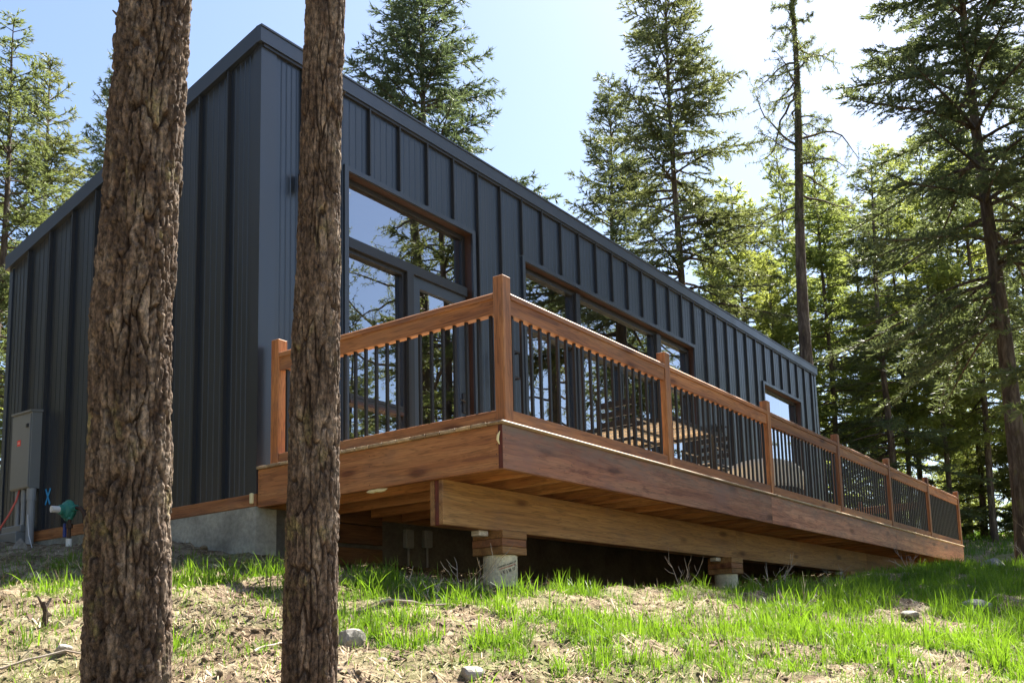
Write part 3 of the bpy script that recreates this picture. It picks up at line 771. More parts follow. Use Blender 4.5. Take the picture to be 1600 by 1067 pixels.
mb=MB(); mb.bbox(gxp-.012,gxp+.012,2.59,2.62,.02,.15,.004); part('valve_handle',mb,'bluevalve',t)
mb=MB(); mb.lathe((gxp,2.56,.27),[(.03,-.085),(.045,-.08),(.05,-.05),(.078,-.035),(.084,-.012),(.10,-.008),(.10,.008),(.084,.012),(.07,.04),(.03,.055)],28,'x'); mb.tube([(gxp,2.53,.18),(gxp,2.53,.23)],.028,10); mb.tube([(gxp,2.53,.27),(gxp,2.42,.28)],.028,10); part('regulator_body',mb,'teal',t,smooth=False)
mb=MB(); mb.tube([(gxp-.075,2.56,.27),(gxp-.15,2.57,.27)],.032,12); part('vent_cap',mb,'wirewhite',t)
mb=MB(); mb.tube([(gxp,2.43,.28),(gxp,2.36,.27),(gxp+.02,2.33,.22),(gxp+.03,2.31,.08),(gxp+.06,2.29,.05),(gxp+.185,2.27,.05)],.018,10); part('outlet_pipe',mb,'rust',t,smooth=True)
for o in t.children: o.location+=Vector((0,-.13,-.06))
# blue spray mark on the siding
mb=MB()
for sgn in (1,-1):
    k=len(mb.v); cy,cz=3.14,.44
    for (u,v_) in ((-.055,-.075),(-.032,-.085),(.055,.075),(.032,.085)): mb.v.append((-.0065,cy+u*sgn,cz+v_))
    mb.f.append((k,k+1,k+2,k+3)) 
    for i in range(k,k+4): mb.v[i]=(mb.v[i][0]-.0005*(sgn+1),mb.v[i][1],mb.v[i][2])
part('spray_mark',mb,'bluepaint',cabin,label='small blue X sprayed low on the end wall')

# ------------------------------------------------------------------ near trunks
def near_trunk(name,axis_pts,rad,label,seed,top=13.0):
    """axis_pts: (z,x,y) polyline, rad: (z,r)"""
    zs=np.concatenate([np.linspace(-1.95,-1.5,20)[:-1],np.linspace(-1.5,1.35,640),np.linspace(1.36,top,150)])
    nu=196; th=np.linspace(0,2*np.pi,nu,endpoint=False)
    az,axx,ayy=np.array(axis_pts).T; rz,rr=np.array(rad).T
    cxs=np.interp(zs,az,axx); cys=np.interp(zs,az,ayy); rs=np.interp(zs,rz,rr)
    T,Zg=np.meshgrid(th,zs); Rg=rs[:,None]+0*T
    r0=rr[1]; circ=2*np.pi*r0
    P=np.stack([np.cos(T)*r0,np.sin(T)*r0,Zg],-1)
    wu=(fbm(P*np.array([9,9,4]),3,seed)-.5); wv=(fbm(P*np.array([14,14,7]),3,seed+50)-.5)
    wu2=(fbm(P*np.array([30,30,16]),3,seed+70)-.5)
    nu1=max(10,int(circ/.030)); u=(T/(2*np.pi))*nu1+wu*1.9+wu2*.7
    f1,f2,cid=cells(u,Zg/.22+wv*1.2,nu1,seed)
    e=f2-f1; fiss=(1-sstep(.0,.17,e))*sstep(.30,.62,fbm(P*np.array([12,12,7]),3,seed+88)+.12)
    nu2=nu1*2; f1b,f2b,cidb=cells((T/(2*np.pi))*nu2+wu*2.2+wu2*1.2,Zg/.06+wv*1.6+wu2*.8,nu2,seed+9)
    eb=f2b-f1b; f2s=1-sstep(.0,.22,eb)
    nu3=nu1*5; f1c,f2c,cidc=cells((T/(2*np.pi))*nu3+wu2*2.5,Zg/.026+wv*4+wu2*2,nu3,seed+19)
    ridg=fbm(P*np.array([70,70,30]),4,seed+3,.65)
    big=fbm(P*np.array([6,6,1.5]),3,seed+4)
    k=r0/.135
    d=(-.024*fiss*(.35+.9*big) -.005*f2s*(1-fiss) +.006*(cid-.5)*(1-fiss)+.0085*(cidb-.5)*(1-f2s*.5)+.0058*(cidc-.5)+.011*(ridg-.5)+.006*(big-.5))*k
    rr_=Rg+d
    # slight non-roundness
    rr_+=Rg*.03*np.sin(T*2+Zg*.7+seed)+Rg*.02*np.sin(T*3-Zg*1.1)
    v=np.stack([cxs[:,None]+rr_*np.cos(T),cys[:,None]+rr_*np.sin(T),Zg],-1).reshape(-1,3)
    n=len(zs); ii=np.arange(n*nu).reshape(n,nu); jn=np.roll(ii,-1,1)
    f=np.stack([ii[:-1],jn[:-1],jn[1:],ii[1:]],-1).reshape(-1,4)
    base=Vector((cxs[0],cys[0],g1(cxs[0],cys[0])))
    t=thing('pine_tree',base,label,'tree','rough barked pines standing before the deck')
    o=npmesh('trunk',v-np.array(base),f,'bark_near',False,t)
    a_=o.data.attributes.new('fissure','FLOAT','POINT'); a_.data.foreach_set('value',np.clip(fiss*.95+f2s*.28*(cidb<.6)+.3*sstep(.5,.36,ridg),0,.88).astype(np.float32).ravel())
    return t,(cxs[-1],cys[-1],rs[-1])
tA,_a=near_trunk('A',[(-1.95,-3.26,-3.6),(-1.28,-3.29,-3.64),(-.12,-3.40,-3.79),(.9,-3.45,-3.95),(13,-3.7,-4.5)],[(-1.95,.148),(-1.28,.126),(-.7,.121),(-.12,.116),(.4,.110),(.9,.105),(13,.05)],'thicker near pine trunk with furrowed bark, left of the other',11)
tB,_b=near_trunk('B',[(-1.95,-2.73,-3.84),(-1.31,-2.78,-3.90),(-.04,-2.89,-4.06),(1.08,-2.98,-4.2),(13,-3.4,-4.8)],[(-1.95,.112),(-1.31,.092),(-.6,.085),(-.04,.076),(.5,.069),(1.08,.065),(12,.03)],'slimmer near pine trunk crossing in front of the cabin corner',23,12.0)

def stub(t,ax_,rad,z,ang,L_,r_,up=.3,seed=0):
    rs=random.Random(seed); az,axx,ayy=np.array(ax_).T; rz,rr=np.array(rad).T
    x,y,R_=np.interp(z,az,axx),np.interp(z,az,ayy),np.interp(z,rz,rr)
    d=Vector((math.cos(ang),math.sin(ang),up)).normalized(); p=Vector((x,y,z))+Vector((math.cos(ang),math.sin(ang),0))*(R_-.02); pts=[p]
    for k in range(4): d=(d+Vector((rs.gauss(0,.12),rs.gauss(0,.12),rs.gauss(0,.12)))).normalized(); p=p+d*L_/4; pts.append(p)
    m=MB(); m.tube(pts,[r_*1.5,r_,r_*.85,r_*.7,r_*.35],7); part('branch_stub',m,'bark',t)
AX=[(-1.95,-3.26,-3.6),(-1.28,-3.29,-3.64),(-.12,-3.40,-3.79),(.9,-3.45,-3.95),(13,-3.7,-4.5)]; RA=[(-1.95,.148),(-1.28,.126),(.9,.105),(13,.05)]
BX=[(-1.95,-2.73,-3.84),(-1.31,-2.78,-3.90),(-.04,-2.89,-4.06),(1.08,-2.98,-4.2),(13,-3.4,-4.8)]; RB=[(-1.95,.112),(-1.31,.092),(1.08,.065),(12,.03)]
for q in ((.62,R(200),.035,.008),(.10,R(300),.03,.007),(-.45,R(185),.03,.007),(-.9,R(310),.025,.006),(.78,R(175),.05,.006)): stub(tA,AX,RA,*q,seed=int(q[0]*100))
for q in ((.75,R(320),.035,.006),(.28,R(190),.03,.005),(-.25,R(325),.03,.005),(-.8,R(195),.025,.005)): stub(tB,BX,RB,*q,seed=int(q[0]*100))

# ------------------------------------------------------------------ conifers
def rot_frames(d,rng):
    r=rng.normal(size=d.shape); s_=np.cross(d,r); s_/=np.linalg.norm(s_,axis=1,keepdims=True)+1e-9; return s_
def conifer_mesh(h,rb,clear,Lmax,rng,dens=1.0,droop=.35,sprig=.11,step=.34,gap=.0,dead=.1,bushy=1.0,limbs=True,shape=.8):
    """returns trunk MB-like arrays and crown triangles"""
    mb=MB(); nseg=14; lean=rng.normal(0,.01,2)
    axis_f=lambda z:np.array([lean[0]*z+.05*math.sin(z*.6+lean[0]*90),lean[1]*z+.05*math.cos(z*.5),z])
    pts=[axis_f(h*i/nseg) for i in range(nseg+1)]; rad=[rb*(1-i/nseg)**.85+.008 for i in range(nseg+1)]; rad[0]*=1.25
    rad=[q*.8 for q in rad]; mb.tube(pts,rad,9,False)
    PT=[];DR=[]
    z=clear
    while z<h-.15:
        rel=(z-clear)/(h-clear)
        nbr=int(rng.integers(3,6)) if rel<.9 else 4
        for k in range(nbr):
            az=rng.uniform(0,2*np.pi); zz=z+rng.uniform(-.15,.15)
            if rng.uniform()<gap: continue
            Lb=Lmax*((1-rel)**shape)*rng.uniform(.62,1.15)+.18
            if rel<.12: Lb*=.55+rel*3.5
            up=.75*rel-.05+rng.uniform(-.1,.1); dr=droop*(1-rel)*rng.uniform(.6,1.3)
            ss=np.linspace(0,1,7); side=rng.uniform(-.12,.12)
            rad_=Lb*ss; dz=Lb*(up*ss-dr*ss**1.6+.30*dr*ss**4)
            base=axis_f(zz)
            ca,sa=math.cos(az),math.sin(az)
            X=base[0]+rad_*ca-sa*side*Lb*ss**2; Y=base[1]+rad_*sa+ca*side*Lb*ss**2; Zb=base[2]+dz
            bp=np.stack([X,Y,Zb],1)
            if limbs: 
                rbr=.010+.010*Lb; mb.tube([tuple(p) for p in bp],[rbr*(1-.85*q) for q in ss],4,False)
            isdead=rng.uniform()<dead*(1.6-rel) and rel<.35
            m=max(4,int(Lb/.085*dens)); ts=rng.uniform(.16,1,m) if not isdead else rng.uniform(.3,1,max(2,m//6))
            sgn=rng.choice([-1,1],len(ts)); 
            px=np.stack([np.interp(ts,ss,bp[:,i]) for i in range(3)],1)
            fw=np.array([ca,sa,0]); sv=np.array([-sa,ca,0])
            tl=(np.minimum(.42*Lb,.62)*np.clip(1-ts,0,1)**.6+.10)*rng.uniform(.6,1.2,len(ts))*bushy
            ang=R(52)+rng.normal(0,.22,len(ts))
            td=fw*np.cos(ang)[:,None]+sv*(np.sin(ang)*sgn)[:,None]; td[:,2]+=rng.normal(-.18,.22,len(ts))+ .35*rel
            td/=np.linalg.norm(td,axis=1,keepdims=True)
            ns=np.maximum(2,(tl/.026*dens**.5).astype(int)); rep=np.repeat(np.arange(len(ts)),ns)
            q=rng.uniform(0,1,len(rep))
            p=px[rep]+td[rep]*(tl[rep]*q)[:,None]; p[:,2]-=.22*(tl[rep]*q)**2*2
            dd=td[rep]+rng.normal(0,.42,(len(rep),3)); dd/=np.linalg.norm(dd,axis=1,keepdims=True)
            PT.append(p); DR.append(dd)
            # fuzz on the main axis
            m2=int(Lb/.05*dens); t2=rng.uniform(.3,1,m2); p2=np.stack([np.interp(t2,ss,bp[:,i]) for i in range(3)],1)
            if not isdead: PT.append(p2); d2=fw+rng.normal(0,.55,(m2,3)); DR.append(d2/np.linalg.norm(d2,axis=1,keepdims=True))
        z+=step*rng.uniform(.7,1.25)*(1.0 if rel<.6 else .75)
    P=np.concatenate(PT);Dv=np.concatenate(DR); n=len(P)
    # leader tuft
    sdv=rot_frames(Dv,rng); ln=sprig*rng.uniform(.6,1.3,n)[:,None]; wd=sprig*.11*rng.uniform(.7,1.4,n)[:,None]
    V=np.stack([P-sdv*wd,P+sdv*wd,P+Dv*ln],1).reshape(-1,3)
    V2=V
    F=np.arange(3*n).reshape(n,3)
    return mb,V2,F
def mesh_np(name,v,f,mat):
    o=npmesh(name,v,f,mat); me=o.data; bpy.data.objects.remove(o); return me
def mesh_mb(name,mb,mat,smooth=True):
    me=bpy.data.meshes.new(name); me.from_pydata([tuple(map(float,p)) for p in mb.v],[],mb.f); me.materials.append(M[mat])
    me.polygons.foreach_set('use_smooth',[True]*len(me.polygons)); return me
rng=np.random.default_rng(7)
SP={}
def species(key,mat,**kw):
    mb,V,F=conifer_mesh(rng=rng,**kw); SP[key]=(mesh_mb('trunk',mb,'bark'),mesh_np('crown',V,F,mat),kw['h'],V,F)
species('fir_full','needle',h=14,rb=.17,clear=1.0,Lmax=3.0,dens=1.45,droop=.42,sprig=.13,step=.30)
species('fir_tall','needle',h=18,rb=.20,clear=4.5,Lmax=4.0,dens=1.35,droop=.55,gap=.10,step=.33,sprig=.14,shape=.7)
species('fir_open','needle_yellow',h=15,rb=.17,clear=1.5,Lmax=2.9,dens=1.2,droop=.5,gap=.12,step=.34,sprig=.14)
species('fir_young','needle_light',h=11,rb=.10,clear=.5,Lmax=2.3,dens=1.35,droop=.25,sprig=.15,step=.30)
species('fir_stand','needle_light',h=14,rb=.13,clear=3.4,Lmax=2.2,dens=1.5,droop=.35,gap=.08,step=.36,sprig=.14,shape=.7)
species('fir_wide','needle',h=15,rb=.24,clear=4.8,Lmax=3.8,dens=1.75,droop=.6,gap=.0,step=.32,shape=.45,sprig=.12)
species('far','needle_light',h=13,rb=.14,clear=.8,Lmax=2.6,dens=.5,droop=.35,sprig=.36,step=.42,limbs=False)
species('fir_dark','needle',h=13,rb=.15,clear=1.2,Lmax=2.6,dens=1.3,droop=.7,gap=.1,dead=.3,sprig=.13)
species('fir_mid','needle_blue',h=17,rb=.2,clear=2.6,Lmax=4.6,dens=1.3,droop=.25,sprig=.14,shape=.9,step=.29)
def tree(key,x,y,h,label,width=1.0,rot=None,group=None,name='fir_tree',mat=None):
    tm,cm,h0=SP[key][:3]
    t=thing(name,(x,y,g1(x,y)-.12),label,'tree',group)
    s_=h/h0; t.scale=(s_*width,s_*width,s_)
    t.rotation_euler=(0,0,rng.uniform(0,6.28) if rot is None else rot)
    a_=bpy.data.objects.new('trunk',tm); C.objects.link(a_); a_.parent=t
    b_=bpy.data.objects.new('crown',cm); C.objects.link(b_); b_.parent=t
    if mat: b_.material_slots[0].link='OBJECT'; b_.material_slots[0].material=M[mat]
    return t
tree('fir_full',7.0,17.3,13.6,'narrow pointed fir against open sky at the far left',.95)
tree('fir_open',3.3,11.4,10.4,'yellowish bushy fir cut by the left picture edge',1.05)
tree('fir_full',14.3,26.6,20.0,'distant blue green fir just behind the thick near trunk',.75,mat='needle_blue')
tree('fir_mid',12.9,10.1,17.2,'broad full fir rising directly over the middle of the roof',1.08,rot=1.0)
tree('fir_tall',17.6,5.0,18.2,'tall open fir with bare lower trunk behind the roof centre',.92,rot=.4)
tree('fir_full',20.7,9.1,16.4,'slightly smaller fir just left of the tall open fir',.9)
tree('fir_young',21.4,4.9,11.9,'light green young fir between the tall fir and the bare larch',1.0)
tree('fir_young',27.5,5.7,15.0,'thin pale fir spire left of the bare larch trunk',.7)
tree('fir_young',24.6,3.2,12.5,'light fir just right of the bare larch trunk',.9)
tree('fir_dark',20.8,.5,11.6,'dark narrow fir with drooping boughs beyond the roof end',1.1)
tree('fir_wide',12.75,-4.0,14.2,'large dark fir filling the upper right corner, thick trunk',1.0,rot=2.2)
grp='firs of the dense stand beyond the deck end'
stand=[(22.9,-.5,12.6,'fir_stand'),(23.3,-1.6,13.5,'fir_stand'),(26.5,-2.6,13.0,'fir_full'),(21.6,2.3,12.6,'fir_stand'),(24.2,.9,13,'fir_stand'),(28,1.5,14,'fir_stand'),(27,-.6,13.5,'fir_young'),(31,-3.6,11,'fir_stand'),(32,.8,11,'fir_open'),(25.2,5.9,12,'fir_open'),(29.5,3.6,13.5,'fir_stand'),(35,-1.9,9,'fir_open'),(33.5,4,11,'fir_stand'),(28,9,13,'fir_young'),(38,2,9,'fir_stand'),(33,-7,8,'fir_stand'),(20.5,3.6,9.0,'fir_young'),(30,-1.6,8,'fir_young')]
for i,(x,y,h,k) in enumerate(stand):
    tree(k,x,y,h,'fir in the dense stand beyond the right end of the deck',rng.uniform(.85,1.1),group=grp,mat=('needle_light',None,'needle_yellow','needle_light')[i%4])
for i,(x,y,h) in enumerate(((-1.5,17,10.5),(1.5,21,12),(-4,14,9),(5,26,13),(10.5,24,11))):
    tree('far' if i%2 else 'fir_open',x,y,h*.8,'fir low behind the rear left corner of the cabin',group='firs behind the rear left corner')

# larch with bare crooked limbs
def larch_mesh(h,rb,clear,Lmax,rng,n=46):
    mb=MB(); P=[];Dv=[]
    ax=lambda z:np.array([.12*math.sin(z*.35),.08*math.sin(z*.5+1),z])
    mb.tube([ax(h*i/20) for i in range(21)],[rb*(1-i/20)**.8+.012 for i in range(21)],10,False)
    moss=[]
    for k in range(n):
        z=clear+(h-clear)*(k/n)**.8; az=rng.uniform(0,6.28); L_=Lmax*(1-(z-clear)/(h-clear)*.75)*rng.uniform(.35,1.15)
        p=ax(z); d=np.array([math.cos(az),math.sin(az),rng.uniform(-.2,.35)]); pts=[p]; 
        for q in range(8):
            d=d+rng.normal(0,.22,3); d[2]+=.06*(q>4)-.05*(q<3); d/=np.linalg.norm(d); p=p+d*L_/8; pts.append(p)
            if q>0:
                for _ in range(2):
                    d2=d*.5+rng.normal(0,.6,3); d2[2]-=.25; d2/=np.linalg.norm(d2); tp=[p]; pp=p
                    for r_ in range(4):
                        d2=d2+rng.normal(0,.3,3); d2/=np.linalg.norm(d2); pp=pp+d2*L_*.055*rng.uniform(.6,1.4); tp.append(pp)
                        m=6; P.append(pp+rng.normal(0,.02,(m,3))); dd=rng.normal(0,1,(m,3)); Dv.append(dd/np.linalg.norm(dd,axis=1,keepdims=True))
                    mb.tube([tuple(x) for x in tp],[.007,.006,.005,.004,.003],3,False)
        mb.tube([tuple(x) for x in pts],[(.012+.012*L_)*(1-.1*q) for q in range(9)],5,False)
    # mossy fur on the upper stem
    m=5000; zz=rng.uniform(clear-.5,h*.95,m); az=rng.uniform(0,6.28,m); c_=np.array([ax(z) for z in zz]); rr=rb*(1-zz/h)**.8+.01
    c_[:,0]+=rr*np.cos(az); c_[:,1]+=rr*np.sin(az); P.append(c_); dd=rng.normal(0,.6,(m,3)); dd[:,2]-=.4; Dv.append(dd/np.linalg.norm(dd,axis=1,keepdims=True))
    P=np.concatenate(P);Dv=np.concatenate(Dv); n2=len(P); sdv=rot_frames(Dv,rng); ln=rng.uniform(.04,.10,n2)[:,None]
    V=np.stack([P-sdv*.010,P+sdv*.010,P+Dv*ln],1).reshape(-1,3)
    return mb,V,np.arange(3*n2).reshape(n2,3)
mb,V,F=larch_mesh(16,.19,9.0,2.6,rng); SP['larch']=(mesh_mb('trunk',mb,'bark'),mesh_np('crown',V,F,'needle_yellow'),16,V,F)
mb,V,F=larch_mesh(15,.24,2.2,3.4,rng,70); SP['larch2']=(mesh_mb('trunk',mb,'bark'),mesh_np('crown',V,F,'needle_yellow'),15,V,F)
tree('larch',16.8,1.15,16.3,'bare trunked larch with crooked mossy limbs behind the roof end',1.0,rot=2.5,name='larch_tree')
# trees on the camera side: seen only as reflections in the glass
tree('larch2',11.65,-9.0,15.5,'mossy larch mirrored in the transom window above the door',1.0,name='larch_tree')
tree('larch2',12.0,-13.0,14.5,'slim larch mirrored in the tall fixed pane',.8,name='larch_tree',rot=1.2)
tree('larch2',17.5,-9.2,15.5,'leaning larch mirrored in the wide window panes',.9,name='larch_tree',rot=3)
tree('fir_full',14.6,-11.2,9,'low fir mirrored in the lower door glass',1.0)
tree('fir_full',15.5,-15.5,11.5,'bushy fir mirrored low in the near fixed pane',1.0)
tree('fir_open',23,-9.8,13,'tall fir mirrored in the wide centre pane',1.0)
tree('fir_open',9.6,-6.4,13.0,'loose fir whose shade dapples the grass at lower right',1.0)  # out of frame, added to cast dappled shade on the grass
tree('fir_dark',29,-9,12,'dark fir mirrored in the farther glass',1.0)
# crowns of the two near pines, high above the frame
for t_,(x,y,r_),sc in ((tA,_a,.8),(tB,_b,.65)):
    b_=bpy.data.objects.new('crown',SP['fir_open'][1]); C.objects.link(b_); b_.parent=t_; b_.scale=(sc*.7,sc*.7,sc*.62); b_.location=Vector((x,y,7.5))-t_.location

# far forest: one mass around the clearing
Vf,Ff=SP['far'][3],SP['far'][4]; h0=13.0; vs=[];fs=[];k=0
rf=np.random.default_rng(5)
cand=[]
while len(cand)<88:
    a_=rf.uniform(0,2*np.pi); d_=rf.uniform(30,62)
    x,y=8+d_*math.sin(a_),d_*math.cos(a_)
    # keep a gap of open sky behind the roof (heading 30..62 deg from the camera)
    hd=math.degrees(math.atan2(x+5.15,y+6.67)); ds=math.hypot(x+5.15,y+6.67)
    h=rf.uniform(9,15)
    if 22<hd<66: 
        if ds<36: continue
        h=min(h,ds*.27)
    if 66<=hd<84: h=rf.uniform(7,11)
    if 84<=hd<150 : h=rf.uniform(6,11)
    cand.append((x,y,h))
for k_ in range(30): cand.append((rf.uniform(-21,-6.5),5+k_*.75,rf.uniform(13,18)))
for k_ in range(12): cand.append((-12-rf.uniform(0,9),-6+k_*2.1+rf.uniform(-1,1),rf.uniform(12,17)))
def wood_mass(name,pts,mat,label,keep):
    global fs
    vs=[];fs=[];k=0
    for (x,y,h) in pts:
        sc=h/h0; a_=rf.uniform(0,6.28); c_,s_=math.cos(a_),math.sin(a_)
        sub=Ff[rf.uniform(size=len(Ff))<keep]
        vv=Vf[sub].reshape(-1,3)*sc*np.array([1.15,1.15,1])
        vv=np.stack([vv[:,0]*c_-vv[:,1]*s_+x,vv[:,0]*s_+vv[:,1]*c_+y,vv[:,2]+g1(x,y)],1)
        vs.append(vv); fs.append(np.arange(len(vv)).reshape(-1,3)+k); k+=len(vv)
    npmesh(name,np.concatenate(vs),np.concatenate(fs),mat,kind='stuff',label=label,cat='forest'); return k//3
near_=[c for c in cand if c[0]<-6 and c[1]>-12 and math.hypot(c[0],c[1])<36]; far_=[c for c in cand if c not in near_]
n1_=wood_mass('forest',far_,'needle_light','sunlit far conifer forest closing off the clearing',.42)
n2_=wood_mass('wood',near_,'needle_olive','dark wood facing the end wall, mirrored in its panels',.33)
under=[(rf.uniform(26,50),rf.uniform(-11,9),rf.uniform(2.5,5.5)) for k_ in range(34)]
n3_=wood_mass('undergrowth',under,'needle_light','bright low undergrowth and saplings between the forest trunks',.3)
print('masses',n1_,n2_,n3_)
print('tree tris',{k:len(v[4]) for k,v in SP.items()})
mb=MB()
for (x,y,h) in cand:
    z=g1(x,y); mb.tube([(x,y,z-.2),(x,y,z+h*.6)],[.16,.06],6,False)
part('forest_stems',mb,'bark',kind='stuff',label='trunks of the far conifer forest',cat='forest')

# ------------------------------------------------------------------ grass and litter
rg=np.random.default_rng(12)
def blades(name,px,py,hh,ww,mat,lean=.5,label=None,cat=None,zoff=0,curl=.6,low=False):
    n=len(px); z=gz(px,py)-.01+zoff; az=rg.uniform(0,2*np.pi,n); ln=np.abs(rg.normal(0,lean,n))
    dx,dy=np.cos(az),np.sin(az); sx,sy=-dy,dx
    fa=rg.uniform(0,6.28,n); sx,sy=np.cos(fa),np.sin(fa)
    V=[]
    for t_,wf in (((0,1.0),(.55,.75),(1,.0)) if low else ((0,1.0),(.4,.85),(.75,.5),(1,.0))):
        o_=hh*(ln*t_**(1+curl)); zt=hh*(t_-.35*ln*t_**2.2)
        cx0=px+dx*o_; cy0=py+dy*o_; cz0=z+zt
        if wf>0:
            V+= [np.stack([cx0-sx*ww*wf,cy0-sy*ww*wf,cz0],1),np.stack([cx0+sx*ww*wf,cy0+sy*ww*wf,cz0],1)]
        else: V.append(np.stack([cx0,cy0,cz0],1))
    V=np.stack(V,1).reshape(-1,3); b_=np.arange(n)*(5 if low else 7)
    F=np.concatenate([np.stack([b_+i,b_+j,b_+k],1) for i,j,k in (((0,1,3),(0,3,2),(2,3,4)) if low else ((0,1,3),(0,3,2),(2,3,5),(2,5,4),(4,5,6)))])
    return npmesh(name,V,F,mat,kind='stuff',label=label,cat=cat)
def sample(n,xr,yr,wfun):
    X=[];Y=[]
    while sum(map(len,X))<n:
        x=rg.uniform(*xr,20000); y=rg.uniform(*yr,20000); m=rg.uniform(size=20000)<wfun(x,y); X.append(x[m]);Y.append(y[m])
    return np.concatenate(X)[:n],np.concatenate(Y)[:n]
camd=lambda x,y:np.clip(6.0/np.hypot(x+5.15,y+6.67),.1,1)
inside=lambda x,y:~((x>0)&(x<13.8)&(y>-.0)&(y<4.1))
shade=lambda x,y:np.where((x>.1)&(x<14)&(y>-2.2),.03,1)
wf=lambda x,y:green(x,y)**1.6*camd(x,y)**1.2*inside(x,y)*shade(x,y)
cxg,cyg=sample(5200,(-3.2,14),(-7.5,2.6),wf)
nb_=rg.integers(4,15,len(cxg)); rep=np.repeat(np.arange(len(cxg)),nb_)
px=cxg[rep]+rg.normal(0,.028,len(rep)); py=cyg[rep]+rg.normal(0,.028,len(rep))
tall=(.04+.155*rg.uniform(0,1,len(cxg))**1.6)*(.55+.55*np.clip(green(cxg,cyg),0,1)); hh=tall[rep]*rg.uniform(.5,1.25,len(rep))
ok=np.hypot(px+5.15,py+6.67)>3.2; px,py,hh=px[ok],py[ok],hh[ok]
ww=rg.uniform(.0013,.0032,len(px))*(1+.06*np.hypot(px+5.15,py+6.67))
blades('grass',px,py,hh,ww,'grass',.45,'fresh bright green grass tufts on the slope','grass')
# far grass to the right
x2,y2=sample(9000,(14,36),(-12,3),lambda x,y:green(x,y)*.8)
blades('far_grass',x2,y2,rg.uniform(.1,.25,9000),np.full(9000,.012),'grass',.5,'green grass at the edge of the forest beyond the deck','grass')
# dead grass
x3,y3=sample(9000,(-3.4,10),(-7,1.5),lambda x,y:camd(x,y)**1.5*inside(x,y)*shade(x,y)*(.3+.7*np.clip(green(x,y)*2,0,1)))
blades('dead_grass',x3,y3,rg.uniform(.03,.13,9000),np.full(9000,.0018),'straw',1.1,'dry straw coloured grass among the green','grass')
# needle and twig litter lying on the soil
n=42000; x4,y4=sample(n,(-3.6,9),(-7,1.8),lambda x,y:camd(x,y)**2*inside(x,y))
L4=rg.uniform(.012,.06,n)*np.where(rg.uniform(size=n)<.06,2.6,1); a4=rg.uniform(0,6.28,n); w4=rg.uniform(.0007,.0022,n)+L4*.012
x5,y5=x4+np.cos(a4)*L4,y4+np.sin(a4)*L4; za=gz(x4,y4)+rg.uniform(.001,.012,n); zb5=gz(x5,y5)+rg.uniform(.001,.018,n)
sx,sy=-np.sin(a4)*w4,np.cos(a4)*w4
V=np.stack([np.stack([x4-sx,y4-sy,za],1),np.stack([x4+sx,y4+sy,za],1),np.stack([x5+sx,y5+sy,zb5],1),np.stack([x5-sx,y5-sy,zb5],1)],1).reshape(-1,3)
npmesh('needle_litter',V,np.arange(4*n).reshape(n,4),'straw',kind='stuff',label='brown needles and twigs littering the bare soil',cat='litter')
n=30000; x4,y4=sample(n,(-3.6,9),(-7,1.8),lambda x,y:camd(x,y)**2*inside(x,y)*sstep(.35,.6,fbm(np.stack([x*2,y*2,0*x],-1),3,77)))
L4=rg.uniform(.012,.05,n); a4=rg.uniform(0,6.28,n); w4=rg.uniform(.001,.003,n)+L4*.03*(rg.uniform(size=n)<.3)*5
x5,y5=x4+np.cos(a4)*L4,y4+np.sin(a4)*L4; za=gz(x4,y4)+rg.uniform(.001,.014,n); zb5=gz(x5,y5)+rg.uniform(.001,.02,n)
sx,sy=-np.sin(a4)*w4,np.cos(a4)*w4
V=np.stack([np.stack([x4-sx,y4-sy,za],1),np.stack([x4+sx,y4+sy,za],1),np.stack([x5+sx,y5+sy,zb5],1),np.stack([x5-sx,y5-sy,zb5],1)],1).reshape(-1,3)
npmesh('bark_litter',V,np.arange(4*n).reshape(n,4),'darklitter',kind='stuff',label='dark brown bark chips and old needles on the soil',cat='litter')
NS=100000; x8,y8=sample(NS,(-3.4,13),(-7,2.4),lambda x,y:np.clip(green(x,y)+.13*sstep(.4,.6,fbm(np.stack([x*1.7,y*1.7,0*x],-1),3,41)),0,1)*camd(x,y)**1.4*inside(x,y)*shade(x,y))
blades('short_grass',x8,y8,rg.uniform(.015,.075,NS),rg.uniform(.0009,.0019,NS)*(1+.06*np.hypot(x8+5.15,y8+6.67)),'grass',.6,'short new grass sprouting between the tufts','grass',low=True)
# clods and gravel
import bmesh
bm=bmesh.new(); bmesh.ops.create_icosphere(bm,subdivisions=1,radius=1); iv=np.array([v.co[:] for v in bm.verts]); bm.verts.ensure_lookup_table(); fi=np.array([[v.index for v in f.verts] for f in bm.faces]); bm.free()
n=5200; x6,y6=sample(n,(-3.4,9),(-7,1.8),lambda x,y:camd(x,y)**2*inside(x,y)*np.clip(1.1-green(x,y),.15,1))
sz=rg.uniform(.004,.013,n)*np.where(rg.uniform(size=n)<.05,2.0,1)
vv=iv[None]*(1+rg.normal(0,.22,(n,len(iv),1)))*sz[:,None,None]*rg.uniform(.6,1.4,(n,1,3)); vv[:,:,0]+=x6[:,None]; vv[:,:,1]+=y6[:,None]; vv[:,:,2]+=(gz(x6,y6)+sz*.2)[:,None]
ff=(fi[None]+(np.arange(n)*len(iv))[:,None,None]).reshape(-1,3)
npmesh('soil_crumbs',vv.reshape(-1,3),ff,'ground',kind='stuff',label='crumbs of soil and gravel on the bare slope',cat='gravel')

